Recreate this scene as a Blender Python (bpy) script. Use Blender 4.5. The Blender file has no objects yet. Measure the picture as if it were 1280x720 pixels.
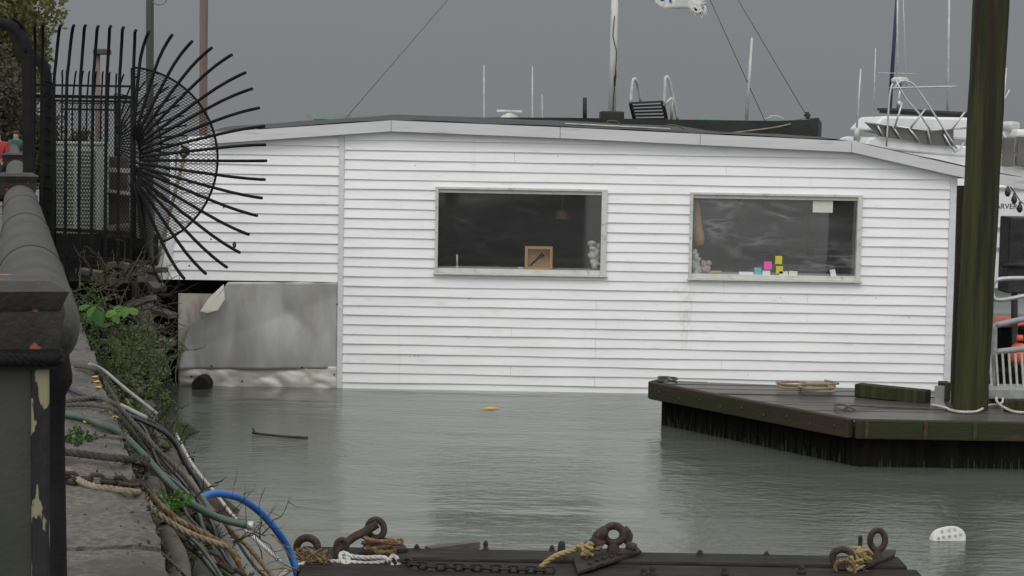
import bpy, bmesh, math, random
from mathutils import Vector, Matrix, noise as mnoise
random.seed(7)
R = math.radians
sc = bpy.context.scene
col = sc.collection

# ---------------------------------------------------------------- camera
F = 2400.0
CAMZ = 3.25
PITCH = math.atan(195 / F)
camd = bpy.data.cameras.new('camera')
camd.sensor_width = 36; camd.lens = F * 36 / 1280
camd.clip_start = 0.1; camd.clip_end = 3000
cam = bpy.data.objects.new('camera', camd); col.objects.link(cam)
RM = Matrix.Rotation(math.pi / 2 - PITCH, 4, 'X') @ Matrix.Rotation(R(1.0), 4, 'Z')
cam.matrix_world = Matrix.Translation((0, 0, CAMZ)) @ RM
sc.camera = cam
R3 = RM.to_3x3()

def ray(px, py):
    return R3 @ Vector(((px - 640) / F, -(py - 360) / F, -1.0))
def P(px, py, Y):
    d = ray(px, py); return Vector((0, 0, CAMZ)) + d * (Y / d.y)
def PZ(px, py, z):
    d = ray(px, py); return Vector((0, 0, CAMZ)) + d * ((z - CAMZ) / d.z)

# ---------------------------------------------------------------- sky, sun
w = bpy.data.worlds.new('World'); sc.world = w; w.use_nodes = True
nt = w.node_tree; nt.nodes.clear()
SUN_EL, SUN_AZ = 48, 200     # degrees; azimuth from +Y clockwise: behind the camera, to the left
def N(nt, t, **k):
    n = nt.nodes.new(t)
    for a, b in k.items(): setattr(n, a, b)
    return n
out = N(nt, 'ShaderNodeOutputWorld'); bg = N(nt, 'ShaderNodeBackground')
sky = N(nt, 'ShaderNodeTexSky', sky_type='NISHITA', sun_disc=False)
sky.sun_elevation = R(SUN_EL); sky.sun_rotation = R(SUN_AZ); sky.dust_density = 3
hs = N(nt, 'ShaderNodeHueSaturation'); hs.inputs['Saturation'].default_value = 0.12
hs.inputs['Value'].default_value = 0.5
nt.links.new(sky.outputs[0], hs.inputs['Color'])
tc = N(nt, 'ShaderNodeTexCoord'); sp = N(nt, 'ShaderNodeSeparateXYZ')
nt.links.new(tc.outputs['Generated'], sp.inputs[0])
# cloud brightness: dark rain bank ahead (low +Y), brighter overhead and behind
m1 = N(nt, 'ShaderNodeMath', operation='MULTIPLY_ADD'); m1.inputs[1].default_value = -0.42; m1.inputs[2].default_value = 0.42
nt.links.new(sp.outputs['Y'], m1.inputs[0])
m2 = N(nt, 'ShaderNodeMath', operation='MULTIPLY_ADD'); m2.inputs[1].default_value = 0.55
nt.links.new(sp.outputs['Z'], m2.inputs[0]); nt.links.new(m1.outputs[0], m2.inputs[2])
ns = N(nt, 'ShaderNodeTexNoise'); ns.inputs['Scale'].default_value = 2.2; ns.inputs['Detail'].default_value = 5
nt.links.new(tc.outputs['Generated'], ns.inputs['Vector'])
m3 = N(nt, 'ShaderNodeMath', operation='MULTIPLY_ADD'); m3.inputs[1].default_value = 0.10
nt.links.new(ns.outputs['Fac'], m3.inputs[0]); nt.links.new(m2.outputs[0], m3.inputs[2])
cr = N(nt, 'ShaderNodeValToRGB')
cr.color_ramp.elements[0].position = 0.0; cr.color_ramp.elements[0].color = (0.188, 0.197, 0.206, 1)
e = cr.color_ramp.elements.new(0.12); e.color = (0.216, 0.226, 0.236, 1)
e = cr.color_ramp.elements.new(0.34); e.color = (0.70, 0.72, 0.725, 1)
cr.color_ramp.elements[-1].position = 0.9; cr.color_ramp.elements[-1].color = (1.2, 1.2, 1.18, 1)
nt.links.new(m3.outputs[0], cr.inputs[0])
mx = N(nt, 'ShaderNodeMixRGB'); mx.inputs[0].default_value = 1.0; mx.blend_type = 'ADD'
bgm = N(nt, 'ShaderNodeMixRGB', blend_type='MULTIPLY'); bgm.inputs[0].default_value = 1; bgm.inputs[2].default_value = (0.004,) * 3 + (1,)
nt.links.new(hs.outputs[0], bgm.inputs[1])
nt.links.new(cr.outputs[0], mx.inputs[1]); nt.links.new(bgm.outputs[0], mx.inputs[2])
nt.links.new(mx.outputs[0], bg.inputs[0]); bg.inputs[1].default_value = 1.0
nt.links.new(bg.outputs[0], out.inputs[0])

sd = bpy.data.lights.new('sun', 'SUN'); sd.energy = 0.8; sd.angle = R(25); sd.color = (1, 0.97, 0.93)
so = bpy.data.objects.new('sun', sd); col.objects.link(so)
az = R(SUN_AZ); el = R(SUN_EL)
sdir = Vector((math.sin(az) * math.cos(el), math.cos(az) * math.cos(el), math.sin(el)))
so.rotation_euler = sdir.to_track_quat('Z', 'Y').to_euler(); so.location = (0, -5, 20)

sc.view_settings.view_transform = 'Standard'; sc.view_settings.look = 'None'
sc.view_settings.exposure = 0.0; sc.view_settings.gamma = 1.0
sc.view_settings.use_curve_mapping = False
sc.render.engine = 'CYCLES'

# ---------------------------------------------------------------- materials
def mat(name, c1, c2=None, rough=0.7, metal=0.0, scale=3.0, c3=None, fine=40.0, bump=0.2, bdist=0.01,
        stretch=(1, 1, 1), lo=0.38, hi=0.62, spec=0.5, lo3=0.6, hi3=0.66, scale3=None):
    m = bpy.data.materials.new(name); m.use_nodes = True
    t = m.node_tree; b = t.nodes['Principled BSDF']
    b.inputs['Roughness'].default_value = rough; b.inputs['Metallic'].default_value = metal
    b.inputs['Specular IOR Level'].default_value = spec
    tc = N(t, 'ShaderNodeTexCoord'); mp = N(t, 'ShaderNodeMapping'); mp.inputs['Scale'].default_value = stretch
    t.links.new(tc.outputs['Object'], mp.inputs[0])
    n1 = N(t, 'ShaderNodeTexNoise'); n1.inputs['Scale'].default_value = scale; n1.inputs['Detail'].default_value = 8
    n1.inputs['Roughness'].default_value = 0.65
    t.links.new(mp.outputs[0], n1.inputs['Vector'])
    r1 = N(t, 'ShaderNodeMapRange'); r1.inputs[1].default_value = lo; r1.inputs[2].default_value = hi
    t.links.new(n1.outputs['Fac'], r1.inputs[0])
    mxx = N(t, 'ShaderNodeMixRGB'); mxx.inputs[1].default_value = (*c1, 1); mxx.inputs[2].default_value = (*(c2 or c1), 1)
    t.links.new(r1.outputs[0], mxx.inputs[0])
    last = mxx
    if c3:
        n3 = N(t, 'ShaderNodeTexNoise'); n3.inputs['Scale'].default_value = scale3 or scale * 2.3; n3.inputs['Detail'].default_value = 6
        mp3 = N(t, 'ShaderNodeMapping'); mp3.inputs['Location'].default_value = (7.3, 2.1, 4.4); mp3.inputs['Scale'].default_value = stretch
        t.links.new(tc.outputs['Object'], mp3.inputs[0]); t.links.new(mp3.outputs[0], n3.inputs['Vector'])
        r3 = N(t, 'ShaderNodeMapRange'); r3.inputs[1].default_value = lo3; r3.inputs[2].default_value = hi3
        t.links.new(n3.outputs['Fac'], r3.inputs[0])
        m3 = N(t, 'ShaderNodeMixRGB'); m3.inputs[2].default_value = (*c3, 1)
        t.links.new(last.outputs[0], m3.inputs[1]); t.links.new(r3.outputs[0], m3.inputs[0]); last = m3
    t.links.new(last.outputs[0], b.inputs['Base Color'])
    if bump:
        n2 = N(t, 'ShaderNodeTexNoise'); n2.inputs['Scale'].default_value = fine; n2.inputs['Detail'].default_value = 6
        t.links.new(mp.outputs[0], n2.inputs['Vector'])
        bp = N(t, 'ShaderNodeBump'); bp.inputs['Strength'].default_value = bump; bp.inputs['Distance'].default_value = bdist
        t.links.new(n2.outputs['Fac'], bp.inputs['Height']); t.links.new(bp.outputs[0], b.inputs['Normal'])
    return m

M = {}
M['iron'] = mat('black_iron', (0.007, 0.007, 0.008), (0.012, 0.012, 0.012), 0.7, 0.0, 6, spec=0.12, fine=80, bump=0.3)
M['rail'] = mat('old_painted_iron', (0.026, 0.026, 0.024), (0.052, 0.048, 0.043), 0.55, 0, 3.5, spec=0.22, c3=(0.042, 0.046, 0.024), fine=28, bump=0.7, bdist=0.012, lo3=0.55, hi3=0.7)
M['panel'] = mat('grey_green_paint', (0.050, 0.051, 0.049), (0.038, 0.043, 0.030), 0.75, 0, 2, spec=0.2, fine=70, bump=0.25)
M['peel'] = mat('peeling_black_paint', (0.010, 0.010, 0.011), (0.017, 0.018, 0.019), 0.6, 0, 6, spec=0.25, c3=(0.20, 0.19, 0.12), stretch=(1, 1, 0.35), lo3=0.515, hi3=0.525, scale3=7, fine=50, bump=0.5)
M['cap'] = mat('rust_spotted_cap', (0.018, 0.018, 0.018), (0.034, 0.032, 0.030), 0.55, 0, 8, spec=0.3, c3=(0.26, 0.09, 0.035), lo3=0.60, hi3=0.64, scale3=9, fine=60, bump=0.4)
M['rust'] = mat('brown_rust', (0.028, 0.022, 0.019), (0.065, 0.046, 0.036), 0.85, 0, 14, c3=(0.13, 0.062, 0.032), fine=90, bump=0.8, lo3=0.6, hi3=0.7, spec=0.3)
M['darkrust'] = mat('wet_black_rust', (0.012, 0.010, 0.010), (0.035, 0.025, 0.021), 0.7, 0, 14, c3=(0.07, 0.04, 0.026), fine=90, bump=0.8, lo3=0.6, hi3=0.7, spec=0.3)
M['granite'] = mat('granite', (0.075, 0.069, 0.062), (0.17, 0.158, 0.143), 0.75, 0, 32, spec=0.3, c3=(0.062, 0.058, 0.047), fine=110, bump=0.9, bdist=0.012, lo3=0.5, hi3=0.66, scale3=2.6)
M['paving'] = mat('paving', (0.17, 0.165, 0.155), (0.24, 0.23, 0.22), 0.85, 0, 1.5, fine=30, bump=0.4)
M['bank'] = mat('muddy_bank', (0.02, 0.017, 0.013), (0.05, 0.04, 0.03), 0.95, 0, 3, fine=14, bump=1.0, bdist=0.05)
M['wetwood'] = mat('wet_dark_timber', (0.012, 0.010, 0.009), (0.026, 0.022, 0.020), 0.7, 0, 5, spec=0.15, stretch=(0.25, 2, 2), fine=30, bump=0.5, c3=(0.045, 0.035, 0.028), lo3=0.55, hi3=0.7)
M['blackwood'] = mat('shade_black_timber', (0.004, 0.004, 0.004), (0.010, 0.0095, 0.0085), 0.9, 0, 5, spec=0.1, stretch=(2, 2, 0.3), fine=30, bump=0.5)  # timber with the deep shade under the dock put into its colour
M['fasciawood'] = mat('red_brown_beam', (0.050, 0.030, 0.022), (0.028, 0.022, 0.017), 0.8, 0, 2.2, spec=0.2, c3=(0.026, 0.028, 0.014), stretch=(0.4, 0.4, 1.5), fine=30, bump=0.6, lo3=0.5, hi3=0.62, scale3=1.3)
M['fasciagreen'] = mat('mossy_beam', (0.030, 0.026, 0.016), (0.024, 0.034, 0.013), 0.85, 0, 2.2, spec=0.2, c3=(0.06, 0.035, 0.022), stretch=(0.4, 0.4, 1.5), fine=30, bump=0.6, lo3=0.6, hi3=0.68)
M['deck'] = mat('wet_deck_boards', (0.040, 0.037, 0.034), (0.075, 0.070, 0.064), 0.34, 0, 2.0, stretch=(0.3, 1, 1), fine=25, bump=0.3, lo=0.35, hi=0.65)
M['pile'] = mat('mossy_pile', (0.020, 0.024, 0.012), (0.048, 0.054, 0.022), 0.85, 0, 5, spec=0.15, c3=(0.026, 0.020, 0.015), stretch=(2.2, 2.2, 0.10), fine=26, bump=1.0, bdist=0.02, lo3=0.5, hi3=0.66, scale3=5)
M['brownpole'] = mat('brown_pole', (0.115, 0.088, 0.078), (0.16, 0.12, 0.105), 0.85, 0, 3, stretch=(3, 3, 0.2), fine=20, bump=0.4)
M['darkpole'] = mat('dark_pole', (0.03, 0.034, 0.03), (0.05, 0.052, 0.042), 0.7, 0, 3, stretch=(3, 3, 0.2), fine=20, bump=0.4)
M['white'] = mat('white_gelcoat', (0.72, 0.73, 0.74), (0.64, 0.65, 0.66), 0.35, 0, 1.2, fine=10, bump=0.02)
M['trim'] = mat('white_trim', (0.66, 0.67, 0.69), (0.56, 0.57, 0.58), 0.45, 0, 2, stretch=(1, 1, 4), fine=30, bump=0.05, c3=(0.33, 0.31, 0.27), lo3=0.66, hi3=0.8, scale3=3)
M['fascia'] = mat('aluminium_fascia', (0.58, 0.585, 0.60), (0.51, 0.515, 0.525), 0.45, 0, 1.4, stretch=(0.5, 1, 5), fine=30, bump=0.05, c3=(0.25, 0.245, 0.23), lo3=0.6, hi3=0.78, scale3=2.5)
M['frame'] = mat('old_window_frame', (0.58, 0.58, 0.56), (0.50, 0.50, 0.475), 0.55, 0, 5, c3=(0.36, 0.35, 0.29), fine=60, bump=0.1, lo3=0.6, hi3=0.7)
M['roof'] = mat('black_roofing', (0.022, 0.023, 0.024), (0.04, 0.042, 0.042), 0.85, 0, 3, fine=60, bump=0.6)
M['hull'] = mat('black_green_hull', (0.010, 0.012, 0.010), (0.022, 0.024, 0.019), 0.75, 0, 3, stretch=(0.3, 1, 1), fine=40, bump=0.6)
M['mast'] = mat('chipped_white_paint', (0.68, 0.68, 0.66), (0.55, 0.55, 0.53), 0.5, 0, 2, c3=(0.12, 0.07, 0.05), stretch=(1, 1, 0.35), fine=30, bump=0.3, lo3=0.66, hi3=0.67, scale3=5)
M['alu'] = mat('dull_aluminium', (0.5, 0.51, 0.52), (0.38, 0.39, 0.4), 0.35, 0.6, 4, fine=40, bump=0.05)
M['dimalu'] = mat('grey_galvanised', (0.33, 0.34, 0.34), (0.22, 0.23, 0.23), 0.5, 0.2, 6, fine=40, bump=0.1)
M['whiterope'] = mat('white_rope', (0.55, 0.54, 0.50), (0.38, 0.36, 0.32), 0.9, 0, 8, fine=200, bump=0.5)
M['tanrope'] = mat('tan_rope', (0.20, 0.16, 0.105), (0.30, 0.25, 0.17), 0.95, 0, 10, fine=200, bump=0.6)
M['rustrope'] = mat('rust_stained_rope', (0.12, 0.062, 0.032), (0.2, 0.12, 0.06), 0.95, 0, 12, c3=(0.22, 0.18, 0.10), fine=150, bump=0.8, lo3=0.5, hi3=0.6)
M['greyrope'] = mat('grey_rope', (0.11, 0.105, 0.088), (0.065, 0.065, 0.052), 0.95, 0, 9, fine=200, bump=0.6)
M['darkrope'] = mat('dark_rope', (0.028, 0.03, 0.024), (0.055, 0.054, 0.042), 0.95, 0, 9, fine=200, bump=0.6)
M['greenhose'] = mat('green_hose', (0.04, 0.07, 0.055), (0.06, 0.095, 0.075), 0.45, 0, 6, fine=80, bump=0.1)
M['bluehose'] = mat('blue_hose', (0.015, 0.105, 0.36), (0.02, 0.13, 0.42), 0.4, 0, 6, fine=80, bump=0.1)
M['cable'] = mat('black_cable', (0.012, 0.013, 0.018), (0.02, 0.02, 0.03), 0.45, 0, 6, fine=80, bump=0.1)
M['conduit'] = mat('grey_conduit', (0.055, 0.055, 0.053), (0.10, 0.097, 0.09), 0.6, 0, 5, c3=(0.05, 0.045, 0.03), fine=40, bump=0.3)
M['rustpipe'] = mat('rusty_pipe', (0.045, 0.036, 0.028), (0.085, 0.068, 0.052), 0.8, 0, 6, c3=(0.05, 0.04, 0.03), fine=40, bump=0.5)
M['pvc'] = mat('white_pvc', (0.50, 0.50, 0.49), (0.36, 0.36, 0.34), 0.4, 0, 5, fine=40, bump=0.05)
M['twig'] = mat('dead_wood', (0.028, 0.022, 0.016), (0.06, 0.046, 0.034), 0.9, 0, 10, fine=60, bump=0.5)
M['plank'] = mat('old_grey_plank', (0.055, 0.05, 0.042), (0.10, 0.09, 0.078), 0.85, 0, 4, stretch=(0.4, 2, 2), fine=30, bump=0.5)
M['orange'] = mat('orange_plastic', (0.65, 0.11, 0.04), (0.55, 0.09, 0.035), 0.45, 0, 4, fine=40, bump=0.05)
M['navy'] = mat('navy_canvas', (0.02, 0.025, 0.07), (0.03, 0.035, 0.09), 0.8, 0, 4, fine=60, bump=0.2)
M['tarp'] = mat('black_cover', (0.012, 0.012, 0.014), (0.03, 0.03, 0.032), 0.6, 0, 3, fine=6, bump=0.5, bdist=0.05)
M['greenplastic'] = mat('green_tarp', (0.02, 0.12, 0.09), (0.03, 0.14, 0.1), 0.5, 0, 3, fine=20, bump=0.2)
M['cardboard'] = mat('wooden_frame_orange', (0.60, 0.33, 0.17), (0.52, 0.28, 0.14), 0.7, 0, 4, fine=60, bump=0.1)
M['cardin'] = mat('box_inside', (0.70, 0.50, 0.36), (0.62, 0.43, 0.30), 0.8, 0, 6, fine=60, bump=0.1)
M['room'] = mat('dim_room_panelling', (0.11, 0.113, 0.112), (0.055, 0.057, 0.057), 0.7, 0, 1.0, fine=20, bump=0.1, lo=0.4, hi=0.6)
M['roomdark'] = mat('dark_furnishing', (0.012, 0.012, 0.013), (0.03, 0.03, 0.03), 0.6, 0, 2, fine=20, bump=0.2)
M['paper'] = mat('paper', (0.62, 0.62, 0.55), (0.55, 0.55, 0.48), 0.9, 0, 6, fine=60, bump=0)
M['note_yellow'] = mat('yellow_paper', (0.55, 0.50, 0.06), None, 0.9, 0, 6, bump=0)
M['note_pink'] = mat('pink_paper', (0.72, 0.12, 0.42), None, 0.9, 0, 6, bump=0)
M['note_blue'] = mat('blue_paper', (0.16, 0.42, 0.46), None, 0.9, 0, 6, bump=0)
M['clothpink'] = mat('pale_pink_cloth', (0.55, 0.45, 0.45), (0.5, 0.3, 0.3), 0.9, 0, 12, fine=30, bump=0.6)
M['tinted'] = mat('tinted_acrylic', (0.055, 0.055, 0.05), (0.10, 0.09, 0.075), 0.12, 0, 2, fine=3, bump=0)
M['skin'] = mat('skin', (0.28, 0.17, 0.13), None, 0.6, bump=0)
M['red'] = mat('red_coat', (0.30, 0.025, 0.03), (0.22, 0.02, 0.025), 0.85, fine=30, bump=0.3)
M['teal'] = mat('dark_green_coat', (0.02, 0.085, 0.08), (0.015, 0.06, 0.06), 0.85, fine=30, bump=0.3)
M['darkcloth'] = mat('dark_trousers', (0.02, 0.022, 0.03), None, 0.9, bump=0)
M['hair'] = mat('dark_hair', (0.02, 0.015, 0.012), None, 0.8, bump=0)
M['cabinet'] = mat('pale_green_steel', (0.30, 0.35, 0.29), (0.24, 0.28, 0.235), 0.6, 0, 3, fine=40, bump=0.1)
M['brick'] = mat('pale_green_roof', (0.20, 0.26, 0.25), (0.16, 0.21, 0.2), 0.7, 0, 3, fine=40, bump=0.1)
M['yellow'] = mat('yellow_flake', (0.55, 0.36, 0.03), None, 0.8, bump=0)
M['yellowrope'] = mat('yellow_tan_rope', (0.34, 0.27, 0.14), (0.26, 0.18, 0.08), 0.95, 0, 10, fine=200, bump=0.6)
M['buoy'] = mat('white_float_plastic', (0.60, 0.60, 0.55), (0.45, 0.45, 0.40), 0.6, 0, 9, fine=50, bump=0.3)
M['black'] = mat('black_hole', (0.006, 0.006, 0.006), None, 0.9, bump=0)
M['blueink'] = mat('blue_print', (0.02, 0.06, 0.28), None, 0.8, bump=0)
M['flagcloth'] = mat('white_flag_cloth', (0.62, 0.62, 0.60), (0.52, 0.52, 0.5), 0.9, 0, 5, fine=60, bump=0.2)
M['wire'] = mat('steel_wire', (0.10, 0.10, 0.10), None, 0.5, 0.3, bump=0)

M['oldpvc'] = mat('dirty_white_pipe', (0.34, 0.34, 0.33), (0.24, 0.24, 0.22), 0.6, 0, 5, fine=40, bump=0.05)
def leafmat(name, c1, c2, trans=0.35):
    m = bpy.data.materials.new(name); m.use_nodes = True; t = m.node_tree
    b = t.nodes['Principled BSDF']; b.inputs['Roughness'].default_value = 0.6
    g = N(t, 'ShaderNodeNewGeometry'); mm = N(t, 'ShaderNodeMixRGB')
    mm.inputs[1].default_value = (*c1, 1); mm.inputs[2].default_value = (*c2, 1)
    t.links.new(g.outputs['Random Per Island'], mm.inputs[0]); t.links.new(mm.outputs[0], b.inputs['Base Color'])
    tr = N(t, 'ShaderNodeBsdfTranslucent'); t.links.new(mm.outputs[0], tr.inputs[0])
    ms = N(t, 'ShaderNodeMixShader'); ms.inputs[0].default_value = trans
    t.links.new(b.outputs[0], ms.inputs[1]); t.links.new(tr.outputs[0], ms.inputs[2])
    t.links.new(ms.outputs[0], t.nodes['Material Output'].inputs[0]); return m
M['leaf'] = leafmat('olive_leaf', (0.07, 0.078, 0.02), (0.15, 0.14, 0.04))
M['leafdark'] = leafmat('dark_leaf', (0.035, 0.032, 0.016), (0.06, 0.045, 0.022))
M['weed'] = leafmat('weed_leaf', (0.03, 0.06, 0.014), (0.08, 0.12, 0.03))
M['bright'] = leafmat('bright_leaf', (0.03, 0.10, 0.015), (0.11, 0.23, 0.03))
M['dry'] = leafmat('dry_stalk', (0.05, 0.042, 0.022), (0.09, 0.075, 0.04))

# siding: white vinyl with faint grime, streaks and a stain near the joint
def siding_mat():
    m = bpy.data.materials.new('white_vinyl_siding'); m.use_nodes = True; t = m.node_tree
    b = t.nodes['Principled BSDF']; b.inputs['Roughness'].default_value = 0.42
    tc = N(t, 'ShaderNodeTexCoord')
    def noise(scale, st, loc=(0, 0, 0), det=6):
        mp = N(t, 'ShaderNodeMapping'); mp.inputs['Scale'].default_value = st; mp.inputs['Location'].default_value = loc
        t.links.new(tc.outputs['Object'], mp.inputs[0])
        n = N(t, 'ShaderNodeTexNoise'); n.inputs['Scale'].default_value = scale; n.inputs['Detail'].default_value = det
        t.links.new(mp.outputs[0], n.inputs['Vector']); return n
    def rng(n, a, b_, c, d):
        r = N(t, 'ShaderNodeMapRange'); r.inputs[1].default_value = a; r.inputs[2].default_value = b_
        r.inputs[3].default_value = c; r.inputs[4].default_value = d
        t.links.new(n, r.inputs[0]); return r.outputs[0]
    base = N(t, 'ShaderNodeMixRGB'); base.inputs[1].default_value = (0.80, 0.81, 0.825, 1); base.inputs[2].default_value = (0.76, 0.77, 0.785, 1)
    t.links.new(rng(noise(1.3, (1, 1, 1)).outputs['Fac'], 0.35, 0.65, 0, 1), base.inputs[0])
    g = N(t, 'ShaderNodeMixRGB'); g.inputs[2].default_value = (0.33, 0.31, 0.27, 1)
    t.links.new(rng(noise(2.0, (1.5, 1, 6), (3, 1, 2)).outputs['Fac'], 0.6, 0.85, 0, 0.35), g.inputs[0])
    t.links.new(base.outputs[0], g.inputs[1])
    # vertical run-off streaks
    s = N(t, 'ShaderNodeMixRGB'); s.inputs[2].default_value = (0.30, 0.27, 0.22, 1)
    sv = rng(noise(5.0, (1.6, 1, 0.12), (9, 1, 2)).outputs['Fac'], 0.64, 0.85, 0, 0.25)
    t.links.new(sv, s.inputs[0]); t.links.new(g.outputs[0], s.inputs[1])
    gp_ = N(t, 'ShaderNodeNewGeometry'); sx = N(t, 'ShaderNodeSeparateXYZ'); t.links.new(gp_.outputs['Position'], sx.inputs[0])
    def band(sock, c, w_):
        a = N(t, 'ShaderNodeMath', operation='SUBTRACT'); a.inputs[1].default_value = c; t.links.new(sock, a.inputs[0])
        q = N(t, 'ShaderNodeMath', operation='ABSOLUTE'); t.links.new(a.outputs[0], q.inputs[0]); return rng(q.outputs[0], w_ * 0.1, w_, 1, 0)
    st_ = s
    for (cx_, cz_, wx_, wz_, am) in ((2.19, 1.05, 0.13, 0.6, 0.42), (2.2, 1.30, 0.5, 0.05, 0.4)):
        m_a = N(t, 'ShaderNodeMath', operation='MULTIPLY'); t.links.new(band(sx.outputs['X'], cx_, wx_), m_a.inputs[0]); t.links.new(band(sx.outputs['Z'], cz_, wz_), m_a.inputs[1])
        m_b = N(t, 'ShaderNodeMath', operation='MULTIPLY'); t.links.new(m_a.outputs[0], m_b.inputs[0]); t.links.new(rng(noise(7, (3, 1, 1.0), (cx_, 0, cz_)).outputs['Fac'], 0.42, 0.62, 0, am), m_b.inputs[1])
        mz = N(t, 'ShaderNodeMixRGB'); mz.inputs[2].default_value = (0.30, 0.32, 0.25, 1); t.links.new(m_b.outputs[0], mz.inputs[0]); t.links.new(st_.outputs[0], mz.inputs[1]); st_ = mz
    t.links.new(st_.outputs[0], b.inputs['Base Color'])
    nb = noise(4, (0.6, 1, 2)); bp = N(t, 'ShaderNodeBump'); bp.inputs['Strength'].default_value = 0.15; bp.inputs['Distance'].default_value = 0.02
    t.links.new(nb.outputs['Fac'], bp.inputs['Height']); t.links.new(bp.outputs[0], b.inputs['Normal'])
    return m
M['siding'] = siding_mat()

def sheet_mat(name, a, b2, c):
    m = mat(name, a, b2, 0.45, 0.1, 1.6, c3=c, stretch=(1.6, 1, 0.6), fine=6, bump=0.2, bdist=0.01, lo3=0.58, hi3=0.75, scale3=2.5)
    return m
M['sheet'] = sheet_mat('grey_galvanised_sheet', (0.42, 0.42, 0.41), (0.32, 0.32, 0.31), (0.30, 0.25, 0.19))
M['sheetpale'] = sheet_mat('pale_bent_sheet', (0.60, 0.58, 0.54), (0.52, 0.49, 0.44), (0.36, 0.25, 0.16))
M['sheetrust'] = sheet_mat('rust_edged_sheet', (0.62, 0.60, 0.55), (0.55, 0.48, 0.40), (0.24, 0.11, 0.05))

def glass_mat(name, smear_veil):
    m = bpy.data.materials.new(name); m.use_nodes = True; t = m.node_tree; t.nodes.clear()
    o = N(t, 'ShaderNodeOutputMaterial'); tr = N(t, 'ShaderNodeBsdfTransparent'); tr.inputs[0].default_value = (0.84, 0.87, 0.87, 1)
    gl = N(t, 'ShaderNodeBsdfGlossy'); gl.inputs['Roughness'].default_value = 0.03
    lw = N(t, 'ShaderNodeLayerWeight'); lw.inputs[0].default_value = 0.5
    pw = N(t, 'ShaderNodeMath', operation='POWER'); pw.inputs[1].default_value = 4; t.links.new(lw.outputs['Facing'], pw.inputs[0])
    fr = N(t, 'ShaderNodeMath', operation='MULTIPLY_ADD'); fr.inputs[1].default_value = 0.6; fr.inputs[2].default_value = 0.085; t.links.new(pw.outputs[0], fr.inputs[0])
    a = N(t, 'ShaderNodeMixShader'); t.links.new(fr.outputs[0], a.inputs[0]); t.links.new(tr.outputs[0], a.inputs[1]); t.links.new(gl.outputs[0], a.inputs[2])
    df = N(t, 'ShaderNodeBsdfDiffuse'); df.inputs[0].default_value = (0.33, 0.34, 0.34, 1)
    tc = N(t, 'ShaderNodeTexCoord'); mp = N(t, 'ShaderNodeMapping'); mp.inputs['Rotation'].default_value = (0, R(14), 0); mp.inputs['Scale'].default_value = (0.8, 1, 2.4)
    t.links.new(tc.outputs['Object'], mp.inputs[0])
    def nz(sc_, det, dist, loc=0):
        n = N(t, 'ShaderNodeTexNoise'); n.inputs['Scale'].default_value = sc_; n.inputs['Detail'].default_value = det; n.inputs['Distortion'].default_value = dist
        m_ = N(t, 'ShaderNodeMapping'); m_.inputs['Location'].default_value = (loc, loc, loc); t.links.new(mp.outputs[0], m_.inputs[0]); t.links.new(m_.outputs[0], n.inputs['Vector']); return n.outputs['Fac']
    def mr(x, a_, b_, c_, d_):
        q = N(t, 'ShaderNodeMapRange'); q.inputs[1].default_value = a_; q.inputs[2].default_value = b_; q.inputs[3].default_value = c_; q.inputs[4].default_value = d_; t.links.new(x, q.inputs[0]); return q.outputs[0]
    def mth(op, x, y):
        q = N(t, 'ShaderNodeMath', operation=op)
        for k_, v_ in enumerate((x, y)):
            if isinstance(v_, (int, float)): q.inputs[k_].default_value = v_
            elif v_ is not None: t.links.new(v_, q.inputs[k_])
        return q.outputs[0]
    tot = mr(nz(0.9, 3, 0.5, 3), 0.35, 0.7, 0.05, 0.06 + smear_veil * 0.14)  # even grey veil painted over the panes as soft reflection; streaks follow
    for (sc_, dist, loc, wd_) in ((0.7, 1.0, 0, 0.035), (1.3, 0.7, 5, 0.045), (2.3, 0.5, 9, 0.06)):
        line = mr(mth('ABSOLUTE', mth('SUBTRACT', nz(sc_, 3, dist, loc), 0.5), None), 0, wd_, 1, 0)
        mask = mr(nz(0.9, 4, 0.4, loc + 20), 0.48, 0.66, 0, 1)
        tot = mth('ADD', tot, mth('MULTIPLY', mth('MULTIPLY', line, mask), smear_veil * 0.36))
    r = N(t, 'ShaderNodeClamp'); t.links.new(tot, r.inputs[0]); r.inputs[2].default_value = 0.6
    b = N(t, 'ShaderNodeMixShader'); t.links.new(r.outputs[0], b.inputs[0]); t.links.new(a.outputs[0], b.inputs[1]); t.links.new(df.outputs[0], b.inputs[2])
    t.links.new(b.outputs[0], o.inputs[0]); return m
M['glass'] = glass_mat('window_glass', 0.12)
M['film'] = glass_mat('plastic_filmed_glass', 0.95)

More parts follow.
